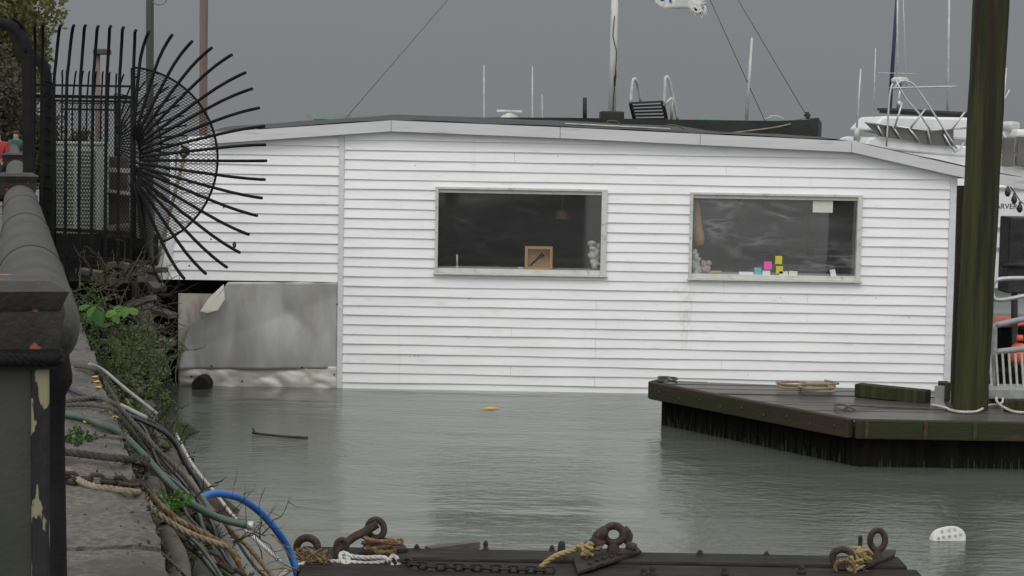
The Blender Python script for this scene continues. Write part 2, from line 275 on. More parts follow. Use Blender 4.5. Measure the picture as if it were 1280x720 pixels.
def water_mat():
    m = bpy.data.materials.new('harbour_water'); m.use_nodes = True; t = m.node_tree
    b = t.nodes['Principled BSDF']
    b.inputs['Base Color'].default_value = (0.080, 0.092, 0.074, 1); b.inputs['Roughness'].default_value = 0.09
    b.inputs['IOR'].default_value = 1.33
    tc = N(t, 'ShaderNodeTexCoord')
    def n(scale, st, det, rot=0):
        mp = N(t, 'ShaderNodeMapping'); mp.inputs['Scale'].default_value = st; mp.inputs['Rotation'].default_value = (0, 0, R(rot))
        t.links.new(tc.outputs['Object'], mp.inputs[0])
        q = N(t, 'ShaderNodeTexNoise'); q.inputs['Scale'].default_value = scale; q.inputs['Detail'].default_value = det
        q.inputs['Roughness'].default_value = 0.55
        t.links.new(mp.outputs[0], q.inputs['Vector']); return q.outputs['Fac']
    a = n(1.1, (0.6, 1.3, 1), 3, 12); c = n(9.0, (0.7, 1.2, 1), 5, -8); d = n(0.35, (0.6, 1, 1), 2)
    rg = N(t, 'ShaderNodeMapRange'); rg.inputs[1].default_value = 0.35; rg.inputs[2].default_value = 0.7; rg.inputs[3].default_value = 0.2; rg.inputs[4].default_value = 1.0
    t.links.new(d, rg.inputs[0])
    mu = N(t, 'ShaderNodeMath', operation='MULTIPLY'); t.links.new(c, mu.inputs[0]); t.links.new(rg.outputs[0], mu.inputs[1])
    b1 = N(t, 'ShaderNodeBump'); b1.inputs['Strength'].default_value = 1.0; b1.inputs['Distance'].default_value = 0.030
    t.links.new(a, b1.inputs['Height'])
    b2 = N(t, 'ShaderNodeBump'); b2.inputs['Strength'].default_value = 1.0; b2.inputs['Distance'].default_value = 0.019
    t.links.new(mu.outputs[0], b2.inputs['Height']); t.links.new(b1.outputs[0], b2.inputs['Normal'])
    t.links.new(b2.outputs[0], b.inputs['Normal'])
    return m
M['water'] = water_mat()

# ---------------------------------------------------------------- mesh helpers
class MB:
    def __init__(s): s.v = []; s.f = []; s.sm = []
    def add(s, vs, fs, smooth=False):
        k = len(s.v); s.v += [Vector(q) for q in vs]; s.f += [[i + k for i in f] for f in fs]; s.sm += [smooth] * len(fs); return s
    def prism(s, bot, top):
        n = len(bot)
        return s.add(list(bot) + list(top), [list(range(n - 1, -1, -1)), list(range(n, 2 * n))] + [[i, (i + 1) % n, n + (i + 1) % n, n + i] for i in range(n)])
    def box(s, a, b):
        x0, y0, z0 = a; x1, y1, z1 = b
        return s.prism([(x0, y0, z0), (x1, y0, z0), (x1, y1, z0), (x0, y1, z0)], [(x0, y0, z1), (x1, y0, z1), (x1, y1, z1), (x0, y1, z1)])
    def obox(s, c, ax, ay, az):     # oriented box: centre and three half vectors
        c, ax, ay, az = map(Vector, (c, ax, ay, az))
        return s.prism([c - ax - ay - az, c + ax - ay - az, c + ax + ay - az, c - ax + ay - az], [c - ax - ay + az, c + ax - ay + az, c + ax + ay + az, c - ax + ay + az])
    def bar(s, a, b, w_, h_, up=(0, 0, 1)):
        a, b = Vector(a), Vector(b); d = (b - a); L = d.length; d.normalize()
        x = d.cross(Vector(up))
        if x.length < 1e-4: x = d.cross(Vector((1, 0, 0)))
        x.normalize(); y = x.cross(d)
        return s.obox((a + b) / 2, d * L / 2, x * w_ / 2, y * h_ / 2)
    def tube(s, pts, r, n=8, closed=False, smooth=True):
        pts = [Vector(p) for p in pts]; m = len(pts)
        rs = r if isinstance(r, (list, tuple)) else [r] * m
        prev = None; rings = []
        for i, p in enumerate(pts):
            if closed: d = pts[(i + 1) % m] - pts[i - 1]
            else: d = pts[min(i + 1, m - 1)] - pts[max(i - 1, 0)]
            if d.length < 1e-9: d = Vector((0, 0, 1))
            d.normalize()
            if prev is None:
                u = d.cross(Vector((0, 0, 1)))
                if u.length < 0.1: u = d.cross(Vector((1, 0, 0)))
            else: u = prev - d * prev.dot(d)
            u.normalize(); prev = u; v = d.cross(u)
            rings.append([p + (u * math.cos(2 * math.pi * k / n) + v * math.sin(2 * math.pi * k / n)) * rs[i] for k in range(n)])
        vs = [q for rg in rings for q in rg]; fs = []
        for i in range(m if closed else m - 1):
            j = (i + 1) % m
            for k in range(n):
                fs.append([i * n + k, i * n + (k + 1) % n, j * n + (k + 1) % n, j * n + k])
        s.add(vs, fs, smooth)
        if not closed:
            s.add(rings[0], [list(range(n - 1, -1, -1))]); s.add(rings[-1], [list(range(n))])
        return s
    def rope(s, pts, r, strands=3, pitch=None, n=6):
        pts = smooth_path(pts, 0.35 * r * 2.5)
        pitch = pitch or r * 7
        rs = r * 0.56; off = r * 0.5
        for q in range(strands):
            L = 0; path = []; prev = None
            for i, p in enumerate(pts):
                d = pts[min(i + 1, len(pts) - 1)] - pts[max(i - 1, 0)]
                d.normalize()
                if prev is None:
                    u = d.cross(Vector((0, 0, 1)))
                    if u.length < 0.1: u = d.cross(Vector((1, 0, 0)))
                else: u = prev - d * prev.dot(d)
                u.normalize(); prev = u; v = d.cross(u)
                if i: L += (p - pts[i - 1]).length
                a = 2 * math.pi * (L / pitch + q / strands)
                path.append(p + (u * math.cos(a) + v * math.sin(a)) * off)
            s.tube(path, rs, n)
        return s
    def torus(s, c, Rm, r, axis=(0, 1, 0), n=24, k=10, sx=1.0, sz=1.0, a0=0, a1=360):
        axis = Vector(axis).normalized()
        u = axis.cross(Vector((0, 0, 1)))
        if u.length < 0.1: u = Vector((1, 0, 0))
        u.normalize(); v = u.cross(axis)
        full = abs(a1 - a0) >= 360
        pts = [Vector(c) + u * math.cos(R(a0 + (a1 - a0) * i / (n if full else n - 1))) * Rm * sx + v * math.sin(R(a0 + (a1 - a0) * i / (n if full else n - 1))) * Rm * sz for i in range(n)]
        return s.tube(pts, r, k, closed=full)
    def lathe(s, c, prof, n=20, smooth=True, axis=(0, 0, 1)):
        c = Vector(c); ax = Vector(axis).normalized(); u = ax.orthogonal().normalized(); v = ax.cross(u)
        vs = []; fs = []
        for (r, z) in prof:
            for k in range(n):
                a = 2 * math.pi * k / n; vs.append(c + ax * z + (u * math.cos(a) + v * math.sin(a)) * r)
        for i in range(len(prof) - 1):
            for k in range(n): fs.append([i * n + k, i * n + (k + 1) % n, (i + 1) * n + (k + 1) % n, (i + 1) * n + k])
        s.add(vs, fs, smooth)
        m = len(prof) - 1
        s.add([vs[k] for k in range(n)], [list(range(n - 1, -1, -1))]); s.add([vs[m * n + k] for k in range(n)], [list(range(n))])
        return s
    def blob(s, c, r, n=10, jit=0.0, rnd=random):
        cx, cy, cz = c; rx, ry, rz = r if isinstance(r, (tuple, list)) else (r, r, r)
        vs = []; fs = []; m = n // 2 + 1
        for i in range(m + 1):
            th = math.pi * i / m
            for k in range(n):
                ph = 2 * math.pi * k / n; j = 1 + (rnd.random() - 0.5) * jit if 0 < i < m else 1
                vs.append((cx + rx * j * math.sin(th) * math.cos(ph), cy + ry * j * math.sin(th) * math.sin(ph), cz + rz * j * math.cos(th)))
        for i in range(m):
            for k in range(n): fs.append([i * n + k, (i + 1) * n + k, (i + 1) * n + (k + 1) % n, i * n + (k + 1) % n])
        return s.add(vs, fs, True)
    def build(s, name, material, parent=None, origin=None, bevel=0, label=None, cat=None, group=None, kind=None):
        me = bpy.data.meshes.new(name)
        if parent is not None:
            L = wloc(parent)
        elif origin is not None: L = Vector(origin)
        else:
            xs = [v.x for v in s.v]; ys = [v.y for v in s.v]; zs = [v.z for v in s.v]
            L = Vector(((min(xs) + max(xs)) / 2, (min(ys) + max(ys)) / 2, min(zs)))
        if parent is not None:
            xs = [v.x for v in s.v]; ys = [v.y for v in s.v]; zs = [v.z for v in s.v]
            C = Vector(((min(xs) + max(xs)) / 2, (min(ys) + max(ys)) / 2, (min(zs) + max(zs)) / 2))
        else: C = L
        me.from_pydata([tuple(v - C) for v in s.v], [], s.f)
        me.polygons.foreach_set('use_smooth', s.sm)
        me.validate(verbose=False); me.update()
        bm = bmesh.new(); bm.from_mesh(me); bmesh.ops.remove_doubles(bm, verts=bm.verts, dist=1e-6)
        bmesh.ops.recalc_face_normals(bm, faces=bm.faces); bm.to_mesh(me); bm.free()
        o = bpy.data.objects.new(name, me); col.objects.link(o)
        me.materials.append(M[material] if isinstance(material, str) else material)
        o['wl'] = tuple(C)
        if parent is not None:
            o.parent = parent; o.location = C - L
        else: o.location = C
        if bevel:
            bv = o.modifiers.new('bevel', 'BEVEL'); bv.width = bevel; bv.segments = 2; bv.limit_method = 'ANGLE'; bv.angle_limit = R(40)
        if label or kind: tag(o, label, cat, group, kind)
        return o

def wloc(o): return Vector(o['wl'])
def tag(o, label=None, cat=None, group=None, kind=None):
    if label: o['label'] = label
    if cat: o['category'] = cat
    if group: o['group'] = group
    if kind: o['kind'] = kind
    return o
def empty(name, loc, label=None, cat=None, group=None, kind=None):
    o = bpy.data.objects.new(name, None); col.objects.link(o); o.location = loc; o['wl'] = tuple(Vector(loc)); o.empty_display_size = 0.2
    return tag(o, label, cat, group, kind)
def copy_tree(o, off, parent=None):
    c = o.copy(); col.objects.link(c)
    if parent is None: c.location = o.location + Vector(off)
    else: c.parent = parent
    for ch in list(o.children): copy_tree(ch, off, c)
    return c
def smooth_path(pts, step=0.03):
    pts = [Vector(p) for p in pts]
    if len(pts) < 3:
        a, b = pts[0], pts[-1]; m = max(2, int((b - a).length / step)); return [a.lerp(b, i / m) for i in range(m + 1)]
    out = []; ext = [pts[0] * 2 - pts[1]] + pts + [pts[-1] * 2 - pts[-2]]
    for i in range(1, len(ext) - 2):
        p0, p1, p2, p3 = ext[i - 1:i + 3]; m = max(2, int((p2 - p1).length / step))
        for k in range(m):
            t = k / m
            out.append(0.5 * ((2 * p1) + (p2 - p0) * t + (2 * p0 - 5 * p1 + 4 * p2 - p3) * t * t + (3 * p1 - p0 - 3 * p2 + p3) * t ** 3))
    out.append(pts[-1]); return out
def chain_links(mb, pts, L=0.09, r=0.012):
    pts = smooth_path(pts, L * 0.25)
    # walk equal steps
    walk = [pts[0]]; acc = 0
    for i in range(1, len(pts)):
        acc += (pts[i] - pts[i - 1]).length
        if acc >= L * 0.74: walk.append(pts[i]); acc = 0
    for i in range(len(walk) - 1):
        a, b = walk[i], walk[i + 1]; c = (a + b) / 2; d = (b - a).normalized()
        s_ = d.cross(Vector((0, 0, 1)))
        if s_.length < 0.1: s_ = Vector((1, 0, 0))
        s_.normalize(); t_ = s_ if i % 2 == 0 else s_.cross(d)
        ring = []
        for k in range(12):
            an = 2 * math.pi * k / 12
            ex = 0.5 * L - 0.30 * L
            x = math.cos(an) * 0.30 * L + (ex if math.cos(an) > 0 else -ex); y = math.sin(an) * 0.30 * L
            ring.append(c + d * x + t_ * y)
        mb.tube(ring, r, 6, closed=True)

# quay frame: s metres along the quay, lat metres towards the water
vd = ray(12, 154); vd.z = 0; vd.normalize()
QD = vd; QR = Vector((vd.y, -vd.x, 0))
def Q(s, lat, z): return QD * s + QR * lat + Vector((0, 0, z))
QZ = 1.60; EDGE = 0.58

# ================================================================ SETTING
MB().add([(-400, -60, 0), (400, -60, 0), (400, 900, 0), (-400, 900, 0)], [[0, 1, 2, 3]]).build('water', 'water', origin=(0, 0, 0), kind='structure')
MB().add([(-400, -60, -2.5), (400, -60, -2.5), (400, 900, -2.5), (-400, 900, -2.5)], [[0, 1, 2, 3]]).build('harbour_bed', 'bank', origin=(0, 0, -2.5), kind='structure')
# paving behind the rail
b = MB(); b.prism([Q(-6, -40, -1.4), Q(-6, -0.25, -1.4), Q(120, -0.25, -1.4), Q(120, -40, -1.4)], [Q(-6, -40, QZ - 0.02), Q(-6, -0.25, QZ - 0.02), Q(120, -0.25, QZ - 0.02), Q(120, -40, QZ - 0.02)])
b.build('pavement', 'paving', kind='structure')
b = MB(); b.prism([Q(-6, -0.248, -2.4), Q(-6, EDGE - 0.05, -2.4), Q(120, EDGE - 0.05, -2.4), Q(120, -0.248, -2.4)], [Q(-6, -0.248, QZ - 0.36), Q(-6, EDGE - 0.05, QZ - 0.36), Q(120, EDGE - 0.05, QZ - 0.36), Q(120, -0.248, QZ - 0.36)])
b.build('quay_wall', 'granite', kind='structure')
# coping: granite blocks with joints
cb = bmesh.new(); rnd = random.Random(3)
s = -5.8
while s < 100:
    L = 1.38 + rnd.uniform(-0.15, 0.15) if s > 5 else 1.35
    jl = rnd.uniform(-0.012, 0.02); jz = rnd.uniform(-0.012, 0.006)
    bmx = bmesh.new()
    vs = []
    nx, ny = 14, 8
    s0, s1 = s + 0.008, s + L - 0.008; l0, l1 = -0.247, EDGE + jl
    grid = {}
    for i in range(nx + 1):
        for j in range(ny + 1):
            ss = s0 + (s1 - s0) * i / nx; ll = l0 + (l1 - l0) * j / ny
            zz = QZ + jz + rnd.uniform(-0.003, 0.003)
            if i in (0, nx): zz -= 0.012
            if j == ny: zz -= 0.014; ll += rnd.uniform(-0.012, 0.006)
            grid[i, j] = bmx.verts.new(Q(ss, ll, zz))
    for i in range(nx):
        for j in range(ny): bmx.faces.new([grid[i, j], grid[i + 1, j], grid[i + 1, j + 1], grid[i, j + 1]])
    border = [(i, 0) for i in range(nx + 1)] + [(nx, j) for j in range(1, ny + 1)] + [(i, ny) for i in range(nx - 1, -1, -1)] + [(0, j) for j in range(ny - 1, 0, -1)]
    low = [bmx.verts.new(grid[k].co + Vector((0, 0, -0.34))) for k in border]
    for k in range(len(border)):
        k2 = (k + 1) % len(border)
        bmx.faces.new([grid[border[k]], grid[border[k2]], low[k2], low[k]])
    tmp = bpy.data.meshes.new('t'); bmx.to_mesh(tmp); bmx.free(); cb.from_mesh(tmp); bpy.data.meshes.remove(tmp)
    s += L
bmesh.ops.recalc_face_normals(cb, faces=cb.faces)
me = bpy.data.meshes.new('quay_coping'); cb.to_mesh(me); cb.free(); me.materials.append(M['granite'])
o = bpy.data.objects.new('quay_coping', me); col.objects.link(o); tag(o, kind='structure')
# debris bank against the wall
b = MB(); rnd = random.Random(5); NS, NL = 150, 14
vs = []; 
for i in range(NS + 1):
    s = 3 + 34 * i / NS
    wd = 1.25 + 0.25 * math.sin(s * 1.3) + 0.15 * math.sin(s * 3.1 + 1)
    for j in range(NL + 1):
        t = j / NL
        vs.append(Q(s, EDGE - 0.06 + wd * t, 1.02 - 1.25 * t ** 1.1 + rnd.uniform(-0.06, 0.06) * (1 if j else 0)))
b.add(vs, [[i * (NL + 1) + j, (i + 1) * (NL + 1) + j, (i + 1) * (NL + 1) + j + 1, i * (NL + 1) + j + 1] for i in range(NS) for j in range(NL)])
b.build('mud_bank', 'bank', kind='structure')

# ================================================================ BOATHOUSE
YW = 24.0
def W(px, py, dy=0.0): 
    p = P(px, py, YW); return Vector((p.x, YW + dy, p.z))
bh = empty('boathouse', (0.5, YW, 0), 'long low white clapboard floating house with two wide windows', 'boathouse')
# top profile (top of the fascia), in wall coordinates
prof_px = [(265, 166), (490, 150.5), (700, 159), (1062, 176.5), (1205, 209), (1300, 227)]
prof = [(W(*p).x, W(*p).z) for p in prof_px]
def topz(x):
    for (x0, z0), (x1, z1) in zip(prof, prof[1:]):
        if x <= x1 or (x1, z1) == prof[-1]:
            return z0 + (z1 - z0) * (x - x0) / (x1 - x0)
xl_top = W(236, 175).x; xl_bot = W(212, 349); 
XM = W(426, 330).x                      # corner board
XR = W(1184, 330).x
ZL = W(212, 349).z                      # bottom of the raised left part
zb_main = W(600, 490).z
PITCHR = 0.1215
def left_edge(z):
    zt = W(236, 175).z; t = (zt - z) / (zt - xl_bot.z); return xl_top + (xl_bot.x - xl_top) * t
win = []
for (a, c) in (((546, 236), (756, 342)), ((864, 243), (1073, 349))):
    p0 = W(*a); p1 = W(*c); win.append((p0.x, p1.x, p1.z, p0.z))
xstep = W(1004, 485).x
def clap(mb, x0, x1, z0, z1, zt0=None, zt1=None):
    """one clapboard, bottom edge proud of the wall"""
    if x1 - x0 < 0.01: return
    a0 = zt0 if zt0 is not None else z1; a1 = zt1 if zt1 is not None else z1
    m = max(1, int((x1 - x0) / 0.45)); lo_ = []; hi_ = []
    row = round(z0 / 0.1215)
    for k in range(m + 1):
        x = x0 + (x1 - x0) * k / m; w_ = 0.0028 * math.sin(x * 1.7 + row * 2.3) + 0.0016 * math.sin(x * 4.1 + row * 5.1); d_ = 0.003 * math.sin(x * 2.3 + row * 1.9)
        lo_.append((x, YW - 0.027 + d_, z0 + w_)); hi_.append((x, YW - 0.004, a0 + (a1 - a0) * k / m))
    vs = []
    for a_, c_ in zip(lo_, hi_): vs += [a_, c_, (c_[0], YW + 0.03, c_[2]), (a_[0], YW + 0.03, a_[2])]
    fs = [[4 * k + q, 4 * k + (q + 1) % 4, 4 * k + 4 + (q + 1) % 4, 4 * k + 4 + q] for k in range(m) for q in range(4)] + [[0, 1, 2, 3], [4 * m, 4 * m + 1, 4 * m + 2, 4 * m + 3]]
    mb.add(vs, fs)
def rows(mb, xa, xb, zbase, ztop_fn, holes, bottoms=None, phase=0):
    z = zbase + phase
    while z < 3.6:
        z1 = z + PITCHR + 0.003
        xs0 = xa(z) if callable(xa) else xa
        for (h0, h1, hz0, hz1) in holes:
            if z < hz1 < z1 - 0.012: clap(mb, h0, h1, hz1 + 0.004, z1)
            if z + 0.012 < hz0 < z1: clap(mb, h0, h1, z, hz0 - 0.018)
        segs = [(xs0, xb)]
        for (h0, h1, hz0, hz1) in holes:
            if z1 > hz0 + 0.005 and z < hz1 - 0.005:
                ns_ = []
                for (s0, s1) in segs:
                    if h0 > s0 and h1 < s1: ns_ += [(s0, h0), (h1, s1)]
                    else: ns_.append((s0, s1))
                segs = ns_
        rj = random.Random(int(z * 1000) + 5); seg2 = []
        for (s0, s1) in segs:
            if s1 - s0 > 3.2:
                c_ = s0 + (s1 - s0) * rj.choice((0.28, 0.42, 0.63, 0.77)); seg2 += [(s0, c_ - 0.0012), (c_ + 0.0012, s1)]
            else: seg2.append((s0, s1))
        for (s0, s1) in seg2:
            # cut in chunks so the top can follow the roof
            m = max(1, int((s1 - s0) / 0.25)); 
            if min(ztop_fn(s0 + (s1 - s0) * k / m) for k in range(m + 1)) > z1: clap(mb, s0, s1, z, z1)
            else:
                for k in range(m):
                    c0, c1 = s0 + (s1 - s0) * k / m, s0 + (s1 - s0) * (k + 1) / m
                    t0, t1 = min(z1, ztop_fn(c0)), min(z1, ztop_fn(c1))
                    if min(t0, t1) > z + 0.01: clap(mb, c0, c1, z, z1, t0, t1)
        z += PITCHR
tf = lambda x: topz(x) - 0.03
b = MB(); rows(b, left_edge, XM - 0.035, ZL, tf, [])
b.build('raised_wall', 'siding', bh)
b = MB()
zb = -0.10
rows(b, XM + 0.035, XR, zb_main - 0.02 + PITCHR, tf, win)
clap(b, XM + 0.035, xstep, zb_main - 0.02, zb_main - 0.02 + PITCHR + 0.003)
b.build('main_wall', 'siding', bh)
# corner boards
b = MB(); b.box((XM - 0.034, YW - 0.035, zb_main + 0.02), (XM + 0.034, YW + 0.03, topz(XM) - 0.05)); b.build('corner_board', 'trim', bh, bevel=0.004)
b = MB(); b.box((XR + 0.001, YW - 0.035, zb_main + 0.08), (XR + 0.085, YW + 0.10, topz(XR) - 0.05)); b.build('corner_board', 'trim', bh, bevel=0.004)
b = MB(); zt = W(236, 175).z
b.prism([(xl_bot.x - 0.10, YW - 0.03, ZL), (xl_bot.x + 0.0, YW - 0.034, ZL), (xl_bot.x + 0.0, YW + 0.03, ZL), (xl_bot.x - 0.10, YW + 0.12, ZL)],
        [(xl_top - 0.10, YW - 0.03, zt), (xl_top, YW - 0.034, zt), (xl_top, YW + 0.03, zt), (xl_top - 0.10, YW + 0.12, zt)])
b.build('corner_board', 'trim', bh)
# fascia with visible joints
b = MB()
for (x0, z0), (x1, z1) in zip(prof, prof[1:]):
    for (u0, u1) in ([(0, 1)] if x1 - x0 < 2.5 else [(0, 0.48), (0.48, 1)]):
        xa_, xb_ = x0 + (x1 - x0) * u0 + 0.003, x0 + (x1 - x0) * u1 - 0.003; za, zc = z0 + (z1 - z0) * u0, z0 + (z1 - z0) * u1
        b.prism([(xa_, YW - 0.16, za - 0.135), (xb_, YW - 0.16, zc - 0.135), (xb_, YW - 0.12, zc - 0.135), (xa_, YW - 0.12, za - 0.135)],
                [(xa_, YW - 0.165, za), (xb_, YW - 0.165, zc), (xb_, YW - 0.12, zc), (xa_, YW - 0.12, za)])
        # soffit
        b.prism([(xa_, YW - 0.12, za - 0.125), (xb_, YW - 0.12, zc - 0.125), (xb_, YW - 0.006, zc - 0.125), (xa_, YW - 0.006, za - 0.125)],
                [(xa_, YW - 0.12, za - 0.105), (xb_, YW - 0.12, zc - 0.105), (xb_, YW - 0.006, zc - 0.105), (xa_, YW - 0.006, za - 0.105)])
b.build('fascia', 'fascia', bh)
# roof membrane, slightly humped towards the back
b = MB(); ny = 8; cols_ = []
xs = [prof[0][0]] + [prof[0][0] + (prof[-1][0] - prof[0][0]) * k / 24 for k in range(1, 25)]
for x in xs:
    for j in range(ny + 1):
        t = j / ny; cols_.append((x, YW - 0.13 + 5.2 * t, topz(x) + 0.012 + 0.085 * math.sin(math.pi * t) * (1 if x < 2.5 else 0.5) + 0.006 * math.sin(x * 5 + j)))
fs = [[i * (ny + 1) + j, (i + 1) * (ny + 1) + j, (i + 1) * (ny + 1) + j + 1, i * (ny + 1) + j + 1] for i in range(len(xs) - 1) for j in range(ny)]
b.add(cols_, fs)
n0 = [(x, y, z - 0.1) for (x, y, z) in cols_]; b.add(n0, fs)
b.build('roof', 'roof', bh)
b = MB(); b.tube(smooth_path([P(705, 155, YW + 0.3), P(752, 157, YW + 0.3), P(760, 151, YW + .3), P(772, 152, YW + .3), P(780, 158, YW + .3), P(815, 160, YW + .3), P(842, 156, YW + .3), P(856, 162, YW + .3)], 0.06), 0.009, 6); b.build('roof_cable', 'conduit', bh)
b = MB(); b.tube([P(706, 154.5, YW + 0.2), P(838, 161, YW + 0.2)], 0.010, 6); b.build('roof_conduit', 'pvc', bh)
# other walls and dim room
b = MB(); xL = xl_bot.x
b.box((xL - 0.02, YW + 5.0, 0.1), (XR + 0.06, YW + 5.08, 2.75))
b.box((xL - 0.02, YW + 0.12, ZL + 0.0), (xL + 0.04, YW + 5.0, 2.9)); b.box((XR + 0.0, YW + 0.1, 0.1), (XR + 0.06, YW + 5.0, 2.7))
b.build('side_wall', 'siding', bh)
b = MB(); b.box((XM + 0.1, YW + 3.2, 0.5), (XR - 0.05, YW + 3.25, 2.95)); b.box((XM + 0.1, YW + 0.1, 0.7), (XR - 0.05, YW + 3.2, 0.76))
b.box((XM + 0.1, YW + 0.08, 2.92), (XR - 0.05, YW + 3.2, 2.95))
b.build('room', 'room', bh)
b = MB(); b.box((xL + 0.1, YW + 0.35, -0.4), (XR - 0.1, YW + 4.9, 0.32)); b.build('pontoon', 'blackwood', bh)
# wall backing around windows (inner lining)
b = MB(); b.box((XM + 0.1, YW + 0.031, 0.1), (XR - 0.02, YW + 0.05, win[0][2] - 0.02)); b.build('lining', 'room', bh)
# windows
wins = []
for i, (x0, x1, z0, z1) in enumerate(win):
    f = 0.024
    fr = MB()
    fr.box((x0 - 0.012, YW - 0.055, z0 - 0.02), (x0 + f, YW + 0.06, z1)); fr.box((x1 - f - (0.02 if i else 0.035), YW - 0.055, z0 - 0.02), (x1 + 0.012, YW + 0.06, z1))
    fr.box((x0 - 0.012, YW - 0.056, z1), (x1 + 0.012, YW + 0.06, z1 + 0.03)); 
    fr.box((x0 + f, YW - 0.02, z1 - 0.045), (x1 - f, YW + 0.058, z1 - 0.001)); fr.box((x0 + f, YW - 0.03, z0 - 0.0215), (x1 - f, YW + 0.058, z0 + 0.034))
    wn = fr.build('window', 'frame', bh, bevel=0.004)
    b = MB(); b.box((x0 - 0.03, YW - 0.085, z0 - 0.042), (x1 + 0.03, YW - 0.0, z0 - 0.022)); b.build('sill', 'frame', wn, bevel=0.004)
    b = MB(); b.add([(x0 + f - .01, YW + 0.02, z0 + 0.03), (x1 - f + .005, YW + 0.02, z0 + 0.03), (x1 - f + .005, YW + 0.02, z1 - 0.035), (x0 + f - .01, YW + 0.02, z1 - 0.035)], [[0, 1, 2, 3]]); b.build('pane', 'glass' if i == 0 else 'film', wn)
    wins.append((x0, x1, z0, z1))
# sheet metal skirt
def crumple(mb, corners, nx, ny, amp, seed, fold=0, Y=YW):
    """sheet between four corners (bl, br, tr, tl) with wrinkles"""
    r = random.Random(seed); ph = [(r.uniform(2, 9), r.uniform(2, 9), r.uniform(0, 6), r.uniform(0.3, 1)) for _ in range(7)]
    bl, br, tr, tl = [Vector(q) for q in corners]; vs = []
    for j in range(ny + 1):
        for i in range(nx + 1):
            u, v = i / nx, j / ny; p = bl.lerp(br, u).lerp(tl.lerp(tr, u), v)
            d = abs(mnoise.noise(Vector((p.x * 3.2 + seed, p.z * 7, 0.3)))) * 1.6 + abs(mnoise.noise(Vector((p.x * 5 + seed, p.z * 9 + p.x * 3, 1.3)))) * 0.7
            p.y += -amp * d * (math.sin(math.pi * min(1, max(0, v))) * 0.6 + 0.4); vs.append(p)
    fs = [[j * (nx + 1) + i, j * (nx + 1) + i + 1, (j + 1) * (nx + 1) + i + 1, (j + 1) * (nx + 1) + i] for j in range(ny) for i in range(nx)]
    mb.add(vs, fs, True)
def WS(px, py, dy): q = W(px, py); return Vector((q.x, YW + dy, q.z))
b = MB(); b.obox((W(254, 420).x, YW + 0.10, W(254, 425).z), ((W(300, 0).x - W(222, 0).x) / 2, 0, 0), (0, 0.01, 0), (0, 0, (W(0, 368).z - W(0, 482).z) / 2))
b.build('skirt_panel', 'sheetrust', bh, label='rust edged pale metal panel')
# main sheet: left side cut diagonally where it has peeled away
b = MB(); NX, NY = 50, 30; r = random.Random(2); vs = []
ltop, lmid = 286, 228
def lbound(py):   # left boundary of the sheet in px
    if py < 380: return 286 - (py - 352) * 0.75
    if py < 412: return 265 - (py - 380) * 0.98
    return 233.6 - (py - 412) * 0.2 
for j in range(NY + 1):
    py = 352 + (461 - 352) * j / NY
    for i in range(NX + 1):
        u = i / NX; px = lbound(py) + (422 - lbound(py)) * u
        q = W(px, py); dy = 0.03 - 0.10 * abs(mnoise.noise(Vector((q.x * 1.4, q.z * 1.0, 2.2)))) - 0.02 * abs(math.sin(px * 0.035 + 0.5)) - 0.025 * abs(math.sin(px * 0.011 + py * 0.03)) - 0.05 * max(0, 1 - u * 7)
        vs.append((q.x, YW + dy, q.z))
b.add(vs, [[j * (NX + 1) + i, j * (NX + 1) + i + 1, (j + 1) * (NX + 1) + i + 1, (j + 1) * (NX + 1) + i] for j in range(NY) for i in range(NX)], True)
sh = b.build('skirt_sheet', 'sheet', bh); so_ = sh.modifiers.new('s', 'SOLIDIFY'); so_.thickness = 0.003
# curled corner flap
b = MB(); fl = []
for (x_, y_, d_) in ((280, 355, -0.04), (283, 373, -0.14), (275, 386, -0.17), (262, 390, -0.15), (254, 397, -0.09), (252, 388, -0.12), (262, 372, -0.06)): fl.append(WS(x_, y_, d_))
b.add(fl, [[0, 1, 2, 6], [2, 3, 5, 6], [3, 4, 5]]); 
cf = b.build('curled_flap', 'sheetpale', bh); cf.modifiers.new('s', 'SOLIDIFY').thickness = 0.003
b = MB(); crumple(b, (W(223, 489, 0), W(421, 491, 0), W(422, 458, 0), W(223, 459, 0)), 70, 18, 0.032, 11)
cr_ = b.build('bent_sheet', 'sheetpale', bh, label='crumpled pale strip of sheet metal at the waterline'); cr_.modifiers.new('s', 'SOLIDIFY').thickness = 0.003
# black slab and strip standing in for the darkness of the opening; rivets
b = MB(); b.box((W(222, 0).x, YW + 0.2, -0.3), (XM, YW + 0.3, ZL + 0.05)); b.box((W(214, 0).x, YW + 0.05, -0.4), (W(222.5, 0).x, YW + 0.2, ZL + 0.0)); b.build('opening_dark_fill', 'blackwood', bh)
b = MB(); b.box((W(222, 350).x, YW + 0.0, W(300, 352.5).z), (XM - 0.04, YW + 0.1, ZL + 0.012)); b.build('ledge', 'blackwood', bh)
b = MB()
for (x_, y_) in ((265, 457), (339, 458), (378, 459), (240, 470), (303, 476), (418, 468), (422, 380), (312, 372)): b.blob(WS(x_, y_, -0.03), 0.012, 6)
b.build('rivet', 'rust', bh)
# log end and stub pile at the waterline
b = MB(); b.tube([WS(256, 478, -0.35), WS(256, 478, 0.08)], 0.11, 14); b.build('log', 'wetwood', label='sawn log end poking out of the water under the metal skirt', cat='log')
b = MB(); b.box((W(423, 0).x, YW + 0.0, -0.5), (W(431, 0).x, YW + 0.09, zb_main + 0.01)); b.build('corner_post', 'blackwood', bh)
b = MB(); b.box((xstep, YW + 0.06, -0.3), (XR + 0.05, YW + 0.14, zb_main + PITCHR - 0.025)); b.build('dark_gap_fill', 'blackwood', bh)  # black box standing in for the dark of the gap below the siding
